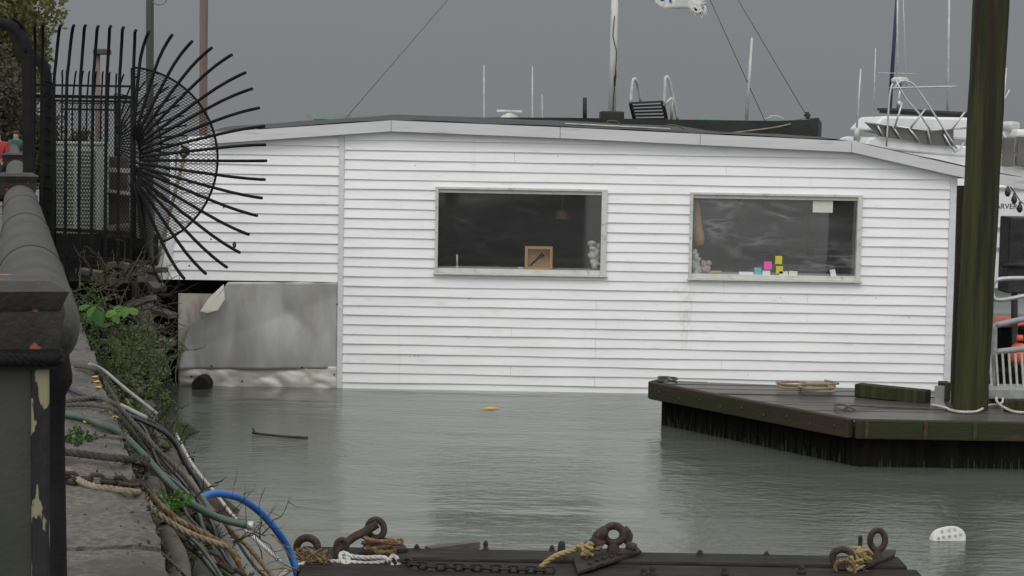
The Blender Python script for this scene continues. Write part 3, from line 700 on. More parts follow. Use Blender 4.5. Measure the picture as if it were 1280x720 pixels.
# nail holes in siding (left)
b = MB(); r = random.Random(19)
for (x_, y_) in [(r.uniform(440, 1170), r.choice((372, 396, 421, 445, 470)) + r.uniform(-1, 1)) for _ in range(14)] + [(r.uniform(440, 1100), r.uniform(190, 225)) for _ in range(6)]: b.blob(WS(x_, y_, -0.018), (0.006, 0.006, 0.005), 5)
b.build('nail_head', 'rust', bh)
b = MB()
for (x_, y_) in ((280, 259), (264, 299), (237, 332)): b.blob(WS(x_, y_, -0.02), (0.011, 0.008, 0.011), 6)
b.build('nail_hole', 'black', bh)
# items in the windows
x0, x1, z0, z1 = wins[0]; zs = z0 + 0.035
b = MB(); b.box((x0 + 0.02, YW + 0.059, z0 + 0.0), (x1 - 0.02, YW + 0.42, zs - 0.002)); b.build('window_shelf', 'frame', bh)
x0b, x1b, z0b, z1b = wins[1]; zsb = z0b + 0.035
b = MB(); b.box((x0b + 0.02, YW + 0.059, z0b + 0.0), (x1b - 0.02, YW + 0.42, zsb - 0.002)); b.build('window_shelf', 'frame', bh)
e0 = empty('wooden_box', W(679, 337, 0.2), 'open orange wooden box standing on its side in the left window', 'box')
ax, bx_ = W(662, 0).x, W(697, 0).x; zt_ = W(680, 309).z
b = MB(); 
b.box((ax, YW + 0.07, zs), (ax + 0.035, YW + 0.22, zt_)); b.box((bx_ - 0.035, YW + 0.07, zs), (bx_, YW + 0.22, zt_)); b.box((ax + 0.035, YW + 0.07, zs), (bx_ - 0.035, YW + 0.22, zs + 0.03)); b.box((ax + 0.035, YW + 0.07, zt_ - 0.03), (bx_ - 0.035, YW + 0.22, zt_))
b.build('rim', 'cardboard', e0); b = MB(); b.box((ax + 0.034, YW + 0.2, zs + 0.029), (bx_ - 0.034, YW + 0.215, zt_ - 0.029)); b.build('base', 'cardin', e0)
b = MB(); b.tube([(ax + 0.07, YW + 0.13, zs + 0.04), ((ax + bx_) / 2, YW + 0.12, (zs + zt_) / 2), ((ax + bx_) / 2 + 0.06, YW + 0.12, (zs + zt_) / 2 + 0.05)], [0.012, 0.015, 0.03], 8)
b.build('wooden_spoon', 'twig', label='dark spoon leaning inside the orange wooden box', cat='spoon')
b = MB(); b.tube([W(571, 333, 0.12), W(571, 319, 0.12)], 0.012, 8); b.tube([W(571, 336, 0.12), W(571, 333, 0.12)], 0.018, 8); b.build('candle', 'paper', label='thin white candle at the left end of the left window', cat='candle')
b = MB(); b.box((W(653, 0).x, YW + 0.08, zs), (W(661, 0).x, YW + 0.2, zs + 0.018)); b.build('paper_pad', 'paper', label='small white pad beside the orange wooden box', cat='pad')
b = MB(); r = random.Random(4)
for k in range(16): b.blob(W(744 + r.uniform(-4, 4), 304 + k * 1.9, 0.14 + r.uniform(0, .06)), (0.03 + r.uniform(0, .03), 0.03, 0.02 + r.uniform(0, .03)), 7, 0.9, r)
b.build('white_cloth', 'paper', label='crumpled white cloth at the right edge of the left window', cat='cloth')
# orange lamp deep in the room
ob = W(706, 273); b = MB(); zt_ = 2.92
b.lathe((ob.x, YW + 1.2, ob.z - 0.06), [(0.09, 0), (0.07, 0.09), (0.03, 0.13)], 14); b.tube([(ob.x, YW + 1.2, ob.z + 0.07), (ob.x, YW + 1.2, zt_)], 0.008, 6)
b.build('pendant_lamp', 'cardboard', label='dull orange pendant shade hanging unlit in the room behind the left window', cat='lamp')
# furnishing silhouettes
def furn(name, label, cat, parts, mt='roomdark'):
    e = empty(name, (parts[0][0][0], parts[0][0][1], 0.76), label, cat)
    for (a, c, n_) in parts: MB().box(a, c).build(n_, mt, e, bevel=0.01)
    return e
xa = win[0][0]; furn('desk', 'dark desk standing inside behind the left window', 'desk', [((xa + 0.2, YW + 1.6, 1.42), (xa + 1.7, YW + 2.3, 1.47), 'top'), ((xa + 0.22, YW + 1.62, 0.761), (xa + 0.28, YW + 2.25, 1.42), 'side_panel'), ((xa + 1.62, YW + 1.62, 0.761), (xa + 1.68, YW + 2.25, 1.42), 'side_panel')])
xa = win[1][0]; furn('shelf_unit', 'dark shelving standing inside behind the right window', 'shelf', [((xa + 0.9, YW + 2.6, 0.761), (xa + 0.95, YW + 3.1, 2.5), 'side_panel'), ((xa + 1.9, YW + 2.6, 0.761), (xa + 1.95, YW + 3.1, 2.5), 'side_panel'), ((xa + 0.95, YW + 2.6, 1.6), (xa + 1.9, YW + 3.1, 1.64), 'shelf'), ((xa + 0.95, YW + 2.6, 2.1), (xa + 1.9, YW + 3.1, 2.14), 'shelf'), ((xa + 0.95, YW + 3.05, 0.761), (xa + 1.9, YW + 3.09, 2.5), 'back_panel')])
# notes on the right window
def card(name, px0, py0, px1, py1, m_, label, cat, rot=0, dy=0.014, grp=None):
    a = W(px0, py1); c = W(px1, py0); b = MB(); cx, cz = (a.x + c.x) / 2, (a.z + c.z) / 2
    co, si = math.cos(R(rot)), math.sin(R(rot)); hx, hz = abs(c.x - a.x) / 2, abs(c.z - a.z) / 2
    b.obox((cx, YW + dy, cz), (hx * co, 0, hx * si), (0, 0.002, 0), (-hz * si, 0, hz * co)); return b.build(name, m_, label=label, cat=cat, group=grp)
card('sticky_note', 969, 320, 978, 330, 'note_yellow', 'upper of the two yellow sticky notes on the right window', 'note', grp='sticky notes on the right window')
card('sticky_note', 970, 333, 979, 342, 'note_yellow', 'lower of the two yellow sticky notes on the right window', 'note', grp='sticky notes on the right window')
card('sticky_note', 955, 327, 965, 337, 'note_pink', 'bright pink sticky note on the right window', 'note', grp='sticky notes on the right window')
card('sticky_note', 943, 334.5, 952, 344, 'note_blue', 'pale blue sticky note on the right window', 'note', grp='sticky notes on the right window')
card('paper_slip', 986, 339, 997, 345, 'paper', 'white paper slip just right of the yellow notes in the right window', 'paper', -3, grp='white slips on the right window')
card('paper_slip', 974, 339.4, 985, 345, 'paper', 'white paper slip below the yellow notes in the right window', 'paper', 3, grp='white slips on the right window')
card('paper_slip', 953, 338.5, 963, 344.5, 'trim', 'grey slip under the pink note in the right window', 'paper', 0, grp='white slips on the right window')
card('paper_slip', 1038, 337, 1045, 346, 'trim', 'tilted pale slip near the right edge of the right window', 'paper', 14, grp='white slips on the right window')
card('paper_notice', 1016, 251, 1041.5, 265.5, 'paper', 'cream blank notice at the top right of the right window', 'notice')
card('papers', 924, 340, 942, 343, 'trim', 'flat grey papers low in the right window left of the blue note', 'paper', 0)
b = MB(); r = random.Random(8)
for k in range(14): b.blob(W(870 + r.uniform(-2, 5), 316 + k * 2.0, 0.085 + r.uniform(0, .03)), (0.03 + 0.02 * r.random(), 0.03, 0.045), 7, 0.9, r)
b.build('plastic_bag', 'paper', label='crumpled white bag at the left end of the right window', cat='bag')
b = MB()
for k in range(9): b.blob(W(882 + r.uniform(-5, 5), 334 + r.uniform(-6, 5), 0.09 + r.uniform(0, .03)), (0.035, 0.03, 0.035), 8, 0.5, r)
b.build('pink_cloth', 'clothpink', label='bunched pale pink cloth beside the white bag in the right window', cat='cloth')
b = MB()
for k in range(5): b.blob(W(889 + k * 3, 341, 0.11), (0.03, 0.02, 0.02), 8, 0.4, r)
b.build('yellow_cloth', 'note_yellow', label='yellow cloth lying beside the pink cloth in the right window', cat='cloth')
b = MB(); pts = [W(873, 262, 0.25), W(874, 280, 0.27), W(876, 300, 0.26), W(877, 308, 0.26)]; b.tube([W(872, 238, 0.2)] + pts, [0.012, 0.05, 0.06, 0.075, 0.05], 10); b.build('hanging_coat', 'cardboard', label='brown cloth hanging at the left side of the right window', cat='coat')

# ================================================================ BOATS BEHIND
YV = 33.0
hb = empty('mast_boat', P(800, 180, YV) * 1.0, 'dark low hulled boat with tall white mast moored behind the white house', 'boat')
hb.location.z = 0; hb['wl'] = tuple(hb.location)
xs_px = [500, 530, 570, 700, 820, 900, 960, 1000, 1014, 1022]
tops = [150, 149, 147.5, 148, 150, 151, 151.5, 150, 147.5, 154]
half = [0.9, 1.3, 1.6, 1.8, 1.75, 1.5, 1.2, 0.95, 0.8, 0.45]
b = MB(); vs = []
for xp, tp, h in zip(xs_px, tops, half):
    q = P(xp, tp, YV); zt_ = q.z; rake = 0.0
    for (yy, zz) in ((-h, zt_), (-h * 0.97, zt_ - 0.35), (-h * 0.8, 0.4), (-h * 0.5, -0.5), (h * 0.5, -0.5), (h * 0.8, 0.4), (h * 0.97, zt_ - 0.35), (h, zt_)):
        f = max(0, (zt_ - zz)) * 0
        vs.append((q.x - f, YV + yy, zz))
k = 8; n_ = len(xs_px)
fs = [[i * k + j, (i + 1) * k + j, (i + 1) * k + (j + 1) % k, i * k + (j + 1) % k] for i in range(n_ - 1) for j in range(k)] + [list(range(k)), [(n_ - 1) * k + j for j in range(k - 1, -1, -1)]]
b.add(vs, fs); b.build('hull', 'hull', hb)
def vz(px): # deck height
    for (x0, t0), (x1, t1) in zip(zip(xs_px, tops), zip(xs_px[1:], tops[1:])):
        if x0 <= px <= x1: return P(px, t0 + (t1 - t0) * (px - x0) / (x1 - x0), YV).z
b = MB(); q0 = P(750, 139, YV); q1 = P(779, 150, YV); b.box((q0.x, YV - 0.3, q1.z - 0.02), (q1.x, YV + 0.3, q0.z)); b.build('mast_step', 'hull', hb, bevel=0.02)
TOP = P(771, -250, YV) + Vector((0.05, 0, 0))
mbase = P(765, 140, YV); b = MB(); b.tube([mbase, mbase.lerp(TOP, 0.35), TOP], [0.068, 0.062, 0.045], 14); b.build('mast', 'mast', hb)
b = MB(); b.tube([P(768, 20, YV - 0.08), P(766, 45, YV - 0.09), P(771, 65, YV - 0.09), P(766, 139, YV - 0.08)], 0.009, 6); b.build('halyard', 'darkrope', hb)
b = MB()
for (x_, y_) in ((431, 148), (956, 151), (1009, 146)):
    b.tube([TOP, (P(x_, y_, YV) if x_ > 950 else P(x_, y_ + 1, YW + 2.2))], 0.0065, 5)
b.build('stay', 'wire', hb)
b = MB(); b.tube([P(731, 149, YV - 0.5), P(731, 122, YV - 0.5)], 0.035, 12); b.build('stove_pipe', 'hull', hb)
b = MB(); b.tube([P(937 + 3, 47, YV), P(933, 150, YV)], [0.018, 0.03], 8); b.build('aerial', 'pvc', hb)
b = MB(); b.tube(smooth_path([P(1008, 149, YV - 0.7), P(975, 158, YV - 1.3), P(940, 163, YV - 1.7), P(915, 166, YV - 1.85)], 0.1), 0.012, 6); b.build('mooring_line', 'tanrope', hb)
b = MB(); b.tube(smooth_path([P(957, 150, YV - .3), P(965, 145, YV - .3), P(975, 146, YV - .3), P(981, 151, YV - .3)], 0.05), 0.01, 6); b.build('deck_loop', 'pvc', hb)
b = MB(); q = P(885, 150, YV); b.blob((q.x, YV, q.z - 0.02), (0.32, 0.3, 0.06), 14); b.build('tarp', 'greenplastic', hb)
b = MB(); b.tube([P(1010, 150, YV - 0.1), P(1009, 140, YV - 0.1)], 0.035, 8); b.tube([P(1005, 144, YV - 0.1), P(1013, 144, YV - 0.1)], 0.02, 8); b.build('bollard', 'hull', hb)
# boarding steps
st = empty('boarding_steps', P(812, 150, YV - 0.6), 'dark boarding steps with two bent white handrails on the dark boat deck', 'steps')
b = MB()
tl, tr_ = P(788, 129, YV - 0.8), P(828, 127, YV - 0.8); bl, br = P(793, 149, YV - 0.5), P(833, 148.5, YV - 0.5)
for k in range(6):
    t = k / 5; a_, c_ = tl.lerp(bl, t), tr_.lerp(br, t); b.bar(a_, c_, 0.10, 0.035)
b.bar(tl, bl, 0.05, 0.05); b.bar(tr_, br, 0.05, 0.05)
b.build('tread', 'hull', st)
for (top_, f0, f1) in (((793, 98), (788.5, 129), (801, 128)), ((833, 96), (830, 131), (847, 149))):
    b = MB(); b.tube(smooth_path([P(*f0, YV - 0.8), P(f0[0] + 1, (f0[1] + top_[1]) / 2, YV - 0.8), P(top_[0] - 1, top_[1] + 1, YV - 0.8), P(top_[0] + 2.5, top_[1] + 3, YV - 0.75), P((top_[0] + f1[0]) / 2 + 1.5, (top_[1] + f1[1]) / 2, YV - 0.6), P(*f1, YV - 0.5)], 0.06), 0.026, 8)
    b.build('handrail', 'pvc', st)
b = MB(); b.tube([P(829, 132, YV - 0.8), P(840, 122, YV - 0.75)], 0.02, 6); b.tube([P(839.5, 149, YV - 0.6), P(840, 122, YV - 0.7)], 0.024, 6); b.build('brace', 'pvc', st)
# torn flag
fe = empty('torn_flag', P(817, -40, YV), 'torn white flag with blue print flying from the mast line', 'flag')
NXF, NYF = 24, 16; vs = []; r = random.Random(6)
fringe = [r.uniform(0.86, 1.08) for _ in range(NYF + 1)]
for j in range(NYF + 1):
    v = j / NYF
    for i in range(NXF + 1):
        u = i / NXF
        px = 816 + 62 * u * (fringe[j] if u > 0.8 else 1); py = -46 + v * 50 + 14 * u * v + 3 * math.sin(u * 6) - (4 * (1 - u) ** 3)
        if v > 0.9 and u < 0.3: py += 3 * math.sin(u * 10)
        vs.append(P(px, py, YV + 0.09 * math.sin(u * 8 + v * 2)))
b = MB(); b.add(vs, [[j * (NXF + 1) + i, j * (NXF + 1) + i + 1, (j + 1) * (NXF + 1) + i + 1, (j + 1) * (NXF + 1) + i] for j in range(NYF) for i in range(NXF)], True)
for k in range(16):   # frayed threads
    a_ = P(866 + k * 0.9, 12 - abs(k - 6) * 0.6 , YV); b.add([a_, a_ + Vector((0.03, 0, 0)), a_ + Vector((0.04 + r.uniform(-.02, .05), 0, -0.1 - 0.1 * r.random()))], [[0, 1, 2]])
    a_ = P(876, -30 + k * 2.4, YV); b.add([a_, a_ + Vector((0, 0, 0.04)), a_ + Vector((0.08 + 0.06 * r.random(), 0, 0.04))], [[0, 1, 2]])
fc = b.build('cloth', 'flagcloth', fe); fc.modifiers.new('s', 'SOLIDIFY').thickness = 0.004
b = MB()
for (x_, y_, w2, h2) in ((820, -2, 4, 3), (828, -1, 5, 5), (838, 1.2, 3, 4), (824, -14, 18, 3)):
    a_ = P(x_, y_, YV - 0.12); b.obox(a_, (w2 / 73 / 2, 0, 0), (0, 0.003, 0), (0, 0, h2 / 73 / 2))
b.build('blue_print', 'blueink', fe)
b = MB(); b.tube([P(817, 1, YV), P(817, -60, YV), P(771, -120, YV)], 0.008, 6); b.build('flag_line', 'wire', fe)

# low cabin boat fully behind the house: only its aerials and radar bar rise above the roof
YC = 38.0
cbt = empty('cabin_boat', (P(640, 200, YC).x, YC, 0), 'small cabin boat behind the roof showing thin white aerials and a radar bar', 'boat')
cx = P(640, 200, YC).x
b = MB(); sec = []
for (t, h) in ((-3.8, 1.2), (-1, 1.4), (2, 1.3), (3.6, 0.6), (4.4, 0.05)):
    sec += [(cx + t, YC - h, 1.3 + max(0, t) * 0.08), (cx + t * 0.95, YC - h * 0.7, -0.3), (cx + t * 0.95, YC + h * 0.7, -0.3), (cx + t, YC + h, 1.3 + max(0, t) * 0.08)]
b.add(sec, [[i * 4 + j, (i + 1) * 4 + j, (i + 1) * 4 + (j + 1) % 4, i * 4 + (j + 1) % 4] for i in range(4) for j in range(4)] + [[0, 1, 2, 3], [16, 17, 18, 19]]); b.build('hull', 'white', cbt)
b = MB(); b.prism([(cx - 2.2, YC - 1, 1.3), (cx + 1.8, YC - 1, 1.3), (cx + 1.8, YC + 1, 1.3), (cx - 2.2, YC + 1, 1.3)], [(cx - 2, YC - .85, 3.38), (cx + 1.0, YC - .85, 3.38), (cx + 1.0, YC + .85, 3.38), (cx - 2, YC + .85, 3.38)]); b.build('cabin', 'white', cbt, bevel=0.05)
for (x_, y_, r_) in ((605, 81, 0.016), (665.5, 83, 0.017), (677.5, 118, 0.010)):
    b = MB(); q = P(x_, y_, YC); b.tube([(q.x + 0.02, YC, 3.37), q], [r_ * 1.3, r_ * 0.7], 6); b.build('aerial', 'pvc', cbt)
q0, q1 = P(621, 138.5, YC), P(653, 139.5, YC); b = MB(); b.bar(q0, q1, 0.12, 0.045); b.build('radar_bar', 'pvc', cbt, bevel=0.01)
b = MB(); q = P(637, 141, YC); b.lathe((q.x, YC, 3.37), [(0.17, 0), (0.17, q.z - 3.38 - 0.06), (0.06, q.z - 3.37)], 14); b.build('radar_base', 'pvc', cbt)
# distant shed with pale green roof
ys = 60; q0, q1 = P(388, 142, ys), P(560, 147, ys)
sdh = empty('far_shed', ((q0.x + q1.x) / 2, ys, 0), 'far pale shed with a flat green roof edge above the left roof slope', 'shed')
b = MB(); b.box((q0.x + .1, ys + 0.1, -1), (q1.x, ys + 6, q1.z - 0.12)); b.build('wall', 'paper', sdh)
for k in range(6):
    b = MB(); x_ = q0.x + 0.5 + k * 0.7; b.box((x_, ys + 0.05, 1), (x_ + 0.06, ys + 0.1, q1.z - 0.12)); b.build('wall_post', 'dimalu', sdh)
b = MB(); b.prism([(q0.x - .1, ys - .1, q0.z - 0.16), (q1.x + .1, ys - .1, q0.z - 0.2), (q1.x + .1, ys + 6.2, q0.z - 0.2), (q0.x - .1, ys + 6.2, q0.z - 0.16)], [(q0.x - .1, ys - .1, q0.z), (q1.x + .1, ys - .1, q0.z - 0.06), (q1.x + .1, ys + 6.2, q0.z - 0.06), (q0.x - .1, ys + 6.2, q0.z)]); b.build('roof', 'brick', sdh)

# motor yacht (right)
YY = 32.0
def Y_(px, py, dy=0): return P(px, py, YY + dy)
ya = empty('motor_yacht', (Y_(1250, 200).x, YY, 0), 'white motor yacht with tinted flybridge screen behind the right end of the house', 'yacht')
xb = Y_(1075, 200).x
b = MB(); vs = []
for (dx, h, zt_) in ((-1.8, 0.08, 2.2), (-0.5, 0.9, 2.1), (1.2, 1.6, 2.0), (4, 1.9, 1.9), (10, 1.9, 1.8)):
    x = xb + dx; vs += [(x, YY - h, zt_), (x + (0.6 if dx < 0 else 0), YY - h * 0.85, 0.5), (x + (0.9 if dx < 0 else 0), YY - h * 0.5, -0.5), (x + (0.9 if dx < 0 else 0), YY + h * 0.5, -0.5), (x + (0.6 if dx < 0 else 0), YY + h * .85, 0.5), (x, YY + h, zt_)]
b.add(vs, [[i * 6 + j, (i + 1) * 6 + j, (i + 1) * 6 + (j + 1) % 6, i * 6 + (j + 1) % 6] for i in range(4) for j in range(6)] + [[0, 1, 2, 3, 4, 5], [24, 25, 26, 27, 28, 29]]); b.build('hull', 'white', ya, bevel=0.03)
# cabin and side
b = MB(); zc = Y_(1150, 184).z
b.prism([(xb - 0.1, YY - 1.4, 1.9), (xb + 9, YY - 1.6, 1.8), (xb + 9, YY + 1.6, 1.8), (xb - 0.1, YY + 1.4, 1.9)], [(xb + 0.2, YY - 1.3, zc - 0.05), (xb + 9, YY - 1.5, zc - 0.15), (xb + 9, YY + 1.5, zc - 0.15), (xb + 0.2, YY + 1.3, zc - 0.05)]); b.build('cabin', 'white', ya, bevel=0.04)
b = MB(); 
for (x0_, x1_, y0_, y1_) in ((1252, 1268, 172, 208), (1270, 1300, 171, 208)):
    a_, c_ = Y_(x0_, y1_, -1.62), Y_(x1_, y0_, -1.62); b.box((a_.x, YY - 1.66, a_.z), (c_.x, YY - 1.52, c_.z))
b.build('cabin_window', 'tinted', ya, bevel=0.01)
# flybridge body: sweeping fairing
p_ = [(1086, 173), (1094, 171), (1240, 186), (1240, 200), (1080, 184)]
b = MB(); fr_ = [Y_(x_, y_, -1.35) for (x_, y_) in p_]; bk = [v_ + Vector((0.0, 2.7, 0)) for v_ in fr_]; b.prism(fr_, bk); b.build('flybridge', 'white', ya, bevel=0.03)
b = MB(); p_ = [(1088, 162), (1104, 145), (1208, 147), (1240, 158), (1240, 176), (1150, 173)]; fr_ = [Y_(x_, y_, -1.25) for (x_, y_) in p_]; bk = [v_ + Vector((0.0, 2.0, 0)) for v_ in fr_]; b.prism(fr_, bk); b.build('upper_fairing', 'white', ya, bevel=0.04)
b = MB(); p_ = [(1081, 153), (1160, 163), (1192, 160), (1192, 183), (1160, 180), (1098, 170)]; fr_ = [Y_(x_, y_, -1.42) for (x_, y_) in p_]; bk = [v_ + Vector((0, 0.03, 0)) for v_ in fr_]; b.prism(fr_, bk); b.build('windscreen', 'tinted', ya)
b = MB()
for (a_, c_) in (((1081, 153), (1160, 163)), ((1160, 163), (1208, 160)), ((1097, 157), (1104, 171)), ((1116, 158), (1126, 174)), ((1136, 160), (1150, 178)), ((1160, 163), (1163, 180))): b.tube([Y_(*a_, -1.47), Y_(*c_, -1.47)], 0.018, 6)
b.build('screen_frame', 'alu', ya)
b = MB(); b.bar(Y_(1100, 136.5, -0.7), Y_(1210, 142, -0.7), 0.5, 0.04); b.bar(Y_(1102, 139, -0.7), Y_(1210, 146, -0.7), 0.4, 0.06); b.build('visor', 'tarp', ya)
b = MB()
for pts in ([(1195, 108), (1112, 110)], [(1118, 112), (1120, 108), (1126, 101), (1138, 103), (1150, 116), (1196, 186)], [(1108, 183), (1112, 120), (1116, 104)],
            [(1120, 100), (1132, 123), (1150, 143), (1165, 166)], [(1128, 128), (1118, 160)], [(1157, 136), (1138, 160)], [(1206, 140), (1190, 162)], [(1205, 178), (1194, 190), (1180, 168)]):
    b.tube(smooth_path([Y_(x_, y_, -1.5) for (x_, y_) in pts], 0.15), 0.016, 6)
b.build('pipe_frame', 'alu', ya)
b = MB(); q = Y_(1125, 103, -0.6); b.lathe(q, [(0.10, -0.03), (0.14, 0.0), (0.145, 0.05), (0.10, 0.085), (0.02, 0.09)], 18); b.build('radar_dome', 'pvc', ya)
b = MB(); b.tube([q + Vector((0.02, 0, 0)), Y_(1121, 140, -0.6)], 0.02, 6); b.tube([Y_(1124, 126, -0.7), Y_(1124, 135, -0.7)], [0.035, 0.02], 8); b.build('radar_mast', 'alu', ya)
b = MB(); q = Y_(1263, 157, -0.9); b.lathe(q, [(0.05, -0.1), (0.13, -0.09), (0.15, 0), (0.15, 0.03), (0.12, 0.06), (0.02, 0.07)], 18); b.build('radar_dome', 'pvc', ya)
b = MB(); b.box((Y_(1250, 0).x, YY - 1.4, Y_(1250, 171).z), (Y_(1250, 0).x + 3.5, YY + 1.4, Y_(1250, 162).z)); b.build('hardtop', 'white', ya, bevel=0.03)
for (a_, c_, r_) in (((1187.5, -60), (1184, 158), 0.016), ((1076, 86), (1071, 160), 0.014), ((1094.5, 60), (1092, 146), 0.009), ((1122.5, -40), (1121, 100), 0.014), ((1128, -30), (1133, 110), 0.006), ((1258, 85), (1252, 160), 0.012)):
    b = MB(); b.tube([Y_(*c_, -0.6), Y_(*a_, -0.6)], [r_ * 1.3, r_], 6); b.build('aerial', 'pvc', ya)
b = MB(); b.tube([Y_(1072, 160, -0.6), Y_(1071, 176, -0.6)], [0.05, 0.055], 8); b.build('aerial_base', 'pvc', ya)
b = MB(); b.tube([Y_(1097, 91, -0.6), Y_(1148, 92, -0.6)], 0.006, 5); b.build('crossbar', 'pvc', ya)
b = MB(); b.tube([Y_(1112, 138, -0.2), Y_(1123, -30, -0.2)], [0.036, 0.026], 8); b.build('furled_mast', 'navy', ya)
b = MB(); b.tube(smooth_path([Y_(1250, 162, -1.3), Y_(1257, 172, -1.35), Y_(1268, 190, -1.4), Y_(1280, 212, -1.5)], 0.1), 0.02, 6); b.tube(smooth_path([Y_(1253, 126, -.9), Y_(1258, 120, -.9), Y_(1262, 112, -.9)], 0.1), 0.012, 6); b.build('grab_rail', 'alu', ya)
# side panels and lettering on the yacht side
b = MB()
for (py_) in (235, 285, 310): 
    a_ = Y_(1200, py_, -1.93); c_ = Y_(1300, py_ + 1.5, -1.93); b.bar(a_, c_, 0.02, 0.035)
b.build('rub_strip', 'dimalu', ya)
# dark porthole strip + text
def text(name, body, loc, size, m_, parent, rot=(math.pi / 2, 0, 0)):
    cu = bpy.data.curves.new(name, 'FONT'); cu.body = body; cu.size = size; cu.extrude = 0.002
    o = bpy.data.objects.new('tmp', cu); col.objects.link(o)
    dg = bpy.context.evaluated_depsgraph_get(); me = bpy.data.meshes.new_from_object(o.evaluated_get(dg)); bpy.data.objects.remove(o)
    o = bpy.data.objects.new(name, me); col.objects.link(o); me.materials.clear(); me.materials.append(M[m_]); o.rotation_euler = rot
    o.parent = parent; o.location = Vector(loc) - wloc(parent); return o
q = Y_(1230, 261, -1.90); 
b = MB(); b.box((Y_(1188, 0).x, YY - 1.90, Y_(1240, 350).z), (xb + 9, YY - 1.6, Y_(1240, 228).z)); b.build('topside', 'white', ya, bevel=0.02)
text('lettering', 'CARVER', (Y_(1238, 260, -1.91).x, YY - 1.905, Y_(1240, 260.5, -1.91).z), 0.115, 'tarp', ya)
b = MB(); b.box((Y_(1243, 0, -1.9).x, YY - 1.91, Y_(1240, 252, -1.9).z), (Y_(1250, 0, -1.9).x, YY - 1.895, Y_(1240, 250.6, -1.9).z)); b.build('badge', 'tarp', ya)

# string of dark bulbs near the right edge
sl = empty('string_lights', P(1270, 230, 28), 'dark unlit bulbs on a cord draped beside the green pile', 'string lights')
pth = smooth_path([P(1248, 222, 28), P(1258, 228, 28), P(1268, 240, 28), P(1276, 252, 28), P(1290, 262, 28)], 0.05); b = MB(); b.tube(pth, 0.008, 5); b.build('cord', 'cable', sl)
for (x_, y_) in ((1260, 232), (1268, 241), (1275, 252), (1284, 259)):
    b = MB(); q = P(x_, y_, 28); b.lathe((q.x - 0.0, 28, q.z - 0.16), [(0.02, 0), (0.045, 0.04), (0.04, 0.09), (0.02, 0.12), (0.02, 0.16)], 10); b.build('bulb', 'cable', sl)
b = MB(); b.tube([P(1290, 262, 28), P(1292, 200, 28), P(1294, 520, 28)], 0.03, 6); b.build('light_post', 'dimalu', sl)

# ================================================================ DOCK (right)
DZ = 0.46
A = PZ(819, 480.5, DZ); B = PZ(1068, 527, DZ); C_ = PZ(1300, 532, DZ)
D = PZ(1300, 496, DZ); E = PZ(836, 476, DZ)
D.x = C_.x + 6; C_ = Vector((C_.x + 6, C_.y + 0.1, DZ))
dk = empty('floating_dock', ((A.x + C_.x) / 2, B.y + 1, 0), 'wet dark timber dock with a skewed front corner in front of the white house', 'dock')
poly = [A, B, C_, D, PZ(1190, 489, DZ), E]
# deck boards: clip polygon into planks along x
def clip_y(poly, y0, y1):
    def cl(pts, f):
        o = []
        for i in range(len(pts)):
            a, c = pts[i], pts[(i + 1) % len(pts)]; fa, fc = f(a), f(c)
            if fa >= 0: o.append(a)
            if fa * fc < 0: o.append(a.lerp(c, fa / (fa - fc)))
        return o
    return cl(cl(list(poly), lambda p: p.y - y0), lambda p: y1 - p.y)
b = MB(); y = B.y - 0.02; r = random.Random(1)
while y < 22.5:
    pc = clip_y(poly, y + 0.006, y + 0.185)
    if len(pc) >= 3:
        dz = r.uniform(-0.006, 0.006)
        b.prism([v_ + Vector((0, 0, -0.05)) for v_ in pc], [v_ + Vector((0, 0, dz)) for v_ in pc])
    y += 0.19
b.build('deck', 'deck', dk)
# edge beams
def beam(mb, a, c, w_, h_, ztop):
    a = Vector(a); c = Vector(c); d = (c - a); d.z = 0; d.normalize(); n = Vector((d.y, -d.x, 0))
    a = Vector((a.x, a.y, ztop - h_ / 2)) + n * w_ / 2; c = Vector((c.x, c.y, ztop - h_ / 2)) + n * w_ / 2
    mb.bar(a, c, w_, h_)
b = MB(); beam(b, A, B, 0.09, 0.19, DZ + 0.03); b.build('edge_beam', 'fasciawood', dk, bevel=0.012)
b = MB(); beam(b, B, C_, 0.09, 0.19, DZ + 0.03); b.build('edge_beam', 'fasciagreen', dk, bevel=0.012)
b = MB(); beam(b, E, A, 0.09, 0.19, DZ + 0.028); b.build('edge_beam', 'fasciawood', dk, bevel=0.012)
# vertical sheathing below, its black holding the full shade under the dock
b = MB(); r = random.Random(9)
for (a, c) in ((E, A), (A, B), (B, C_)):
    d = (c - a); L = d.length; d.normalize(); n = Vector((d.y, -d.x, 0)); m = int(L / 0.10)
    for k in range(m):
        q = a + d * (L * (k + 0.5) / m) - n * (0.10 + r.uniform(0, 0.02)); q.z = 0
        b.obox(q, d * 0.046, n * 0.02, (0, 0, 1), ) if False else b.prism([q - d * .046 - n * .02 + Vector((0, 0, -0.4)), q + d * .046 - n * .02 + Vector((0, 0, -0.4)), q + d * .046 + n * .02 + Vector((0, 0, -0.4)), q - d * .046 + n * .02 + Vector((0, 0, -0.4))],
              [q - d * .046 - n * .02 + Vector((0, 0, DZ - 0.06)), q + d * .046 - n * .02 + Vector((0, 0, DZ - 0.06)), q + d * .046 + n * .02 + Vector((0, 0, DZ - 0.06)), q - d * .046 + n * .02 + Vector((0, 0, DZ - 0.06))])
b.build('sheathing', 'blackwood', dk)
b = MB(); inner = [A, B, C_, poly[3], poly[4], E]; cen = sum(inner, Vector()) / 6; sh_ = [(v_ - cen) * 0.955 + cen for v_ in inner]
b.prism([Vector((v_.x, v_.y, -0.4)) for v_ in sh_], [Vector((v_.x, v_.y, DZ - 0.07)) for v_ in sh_]); b.build('float_body', 'blackwood', dk)
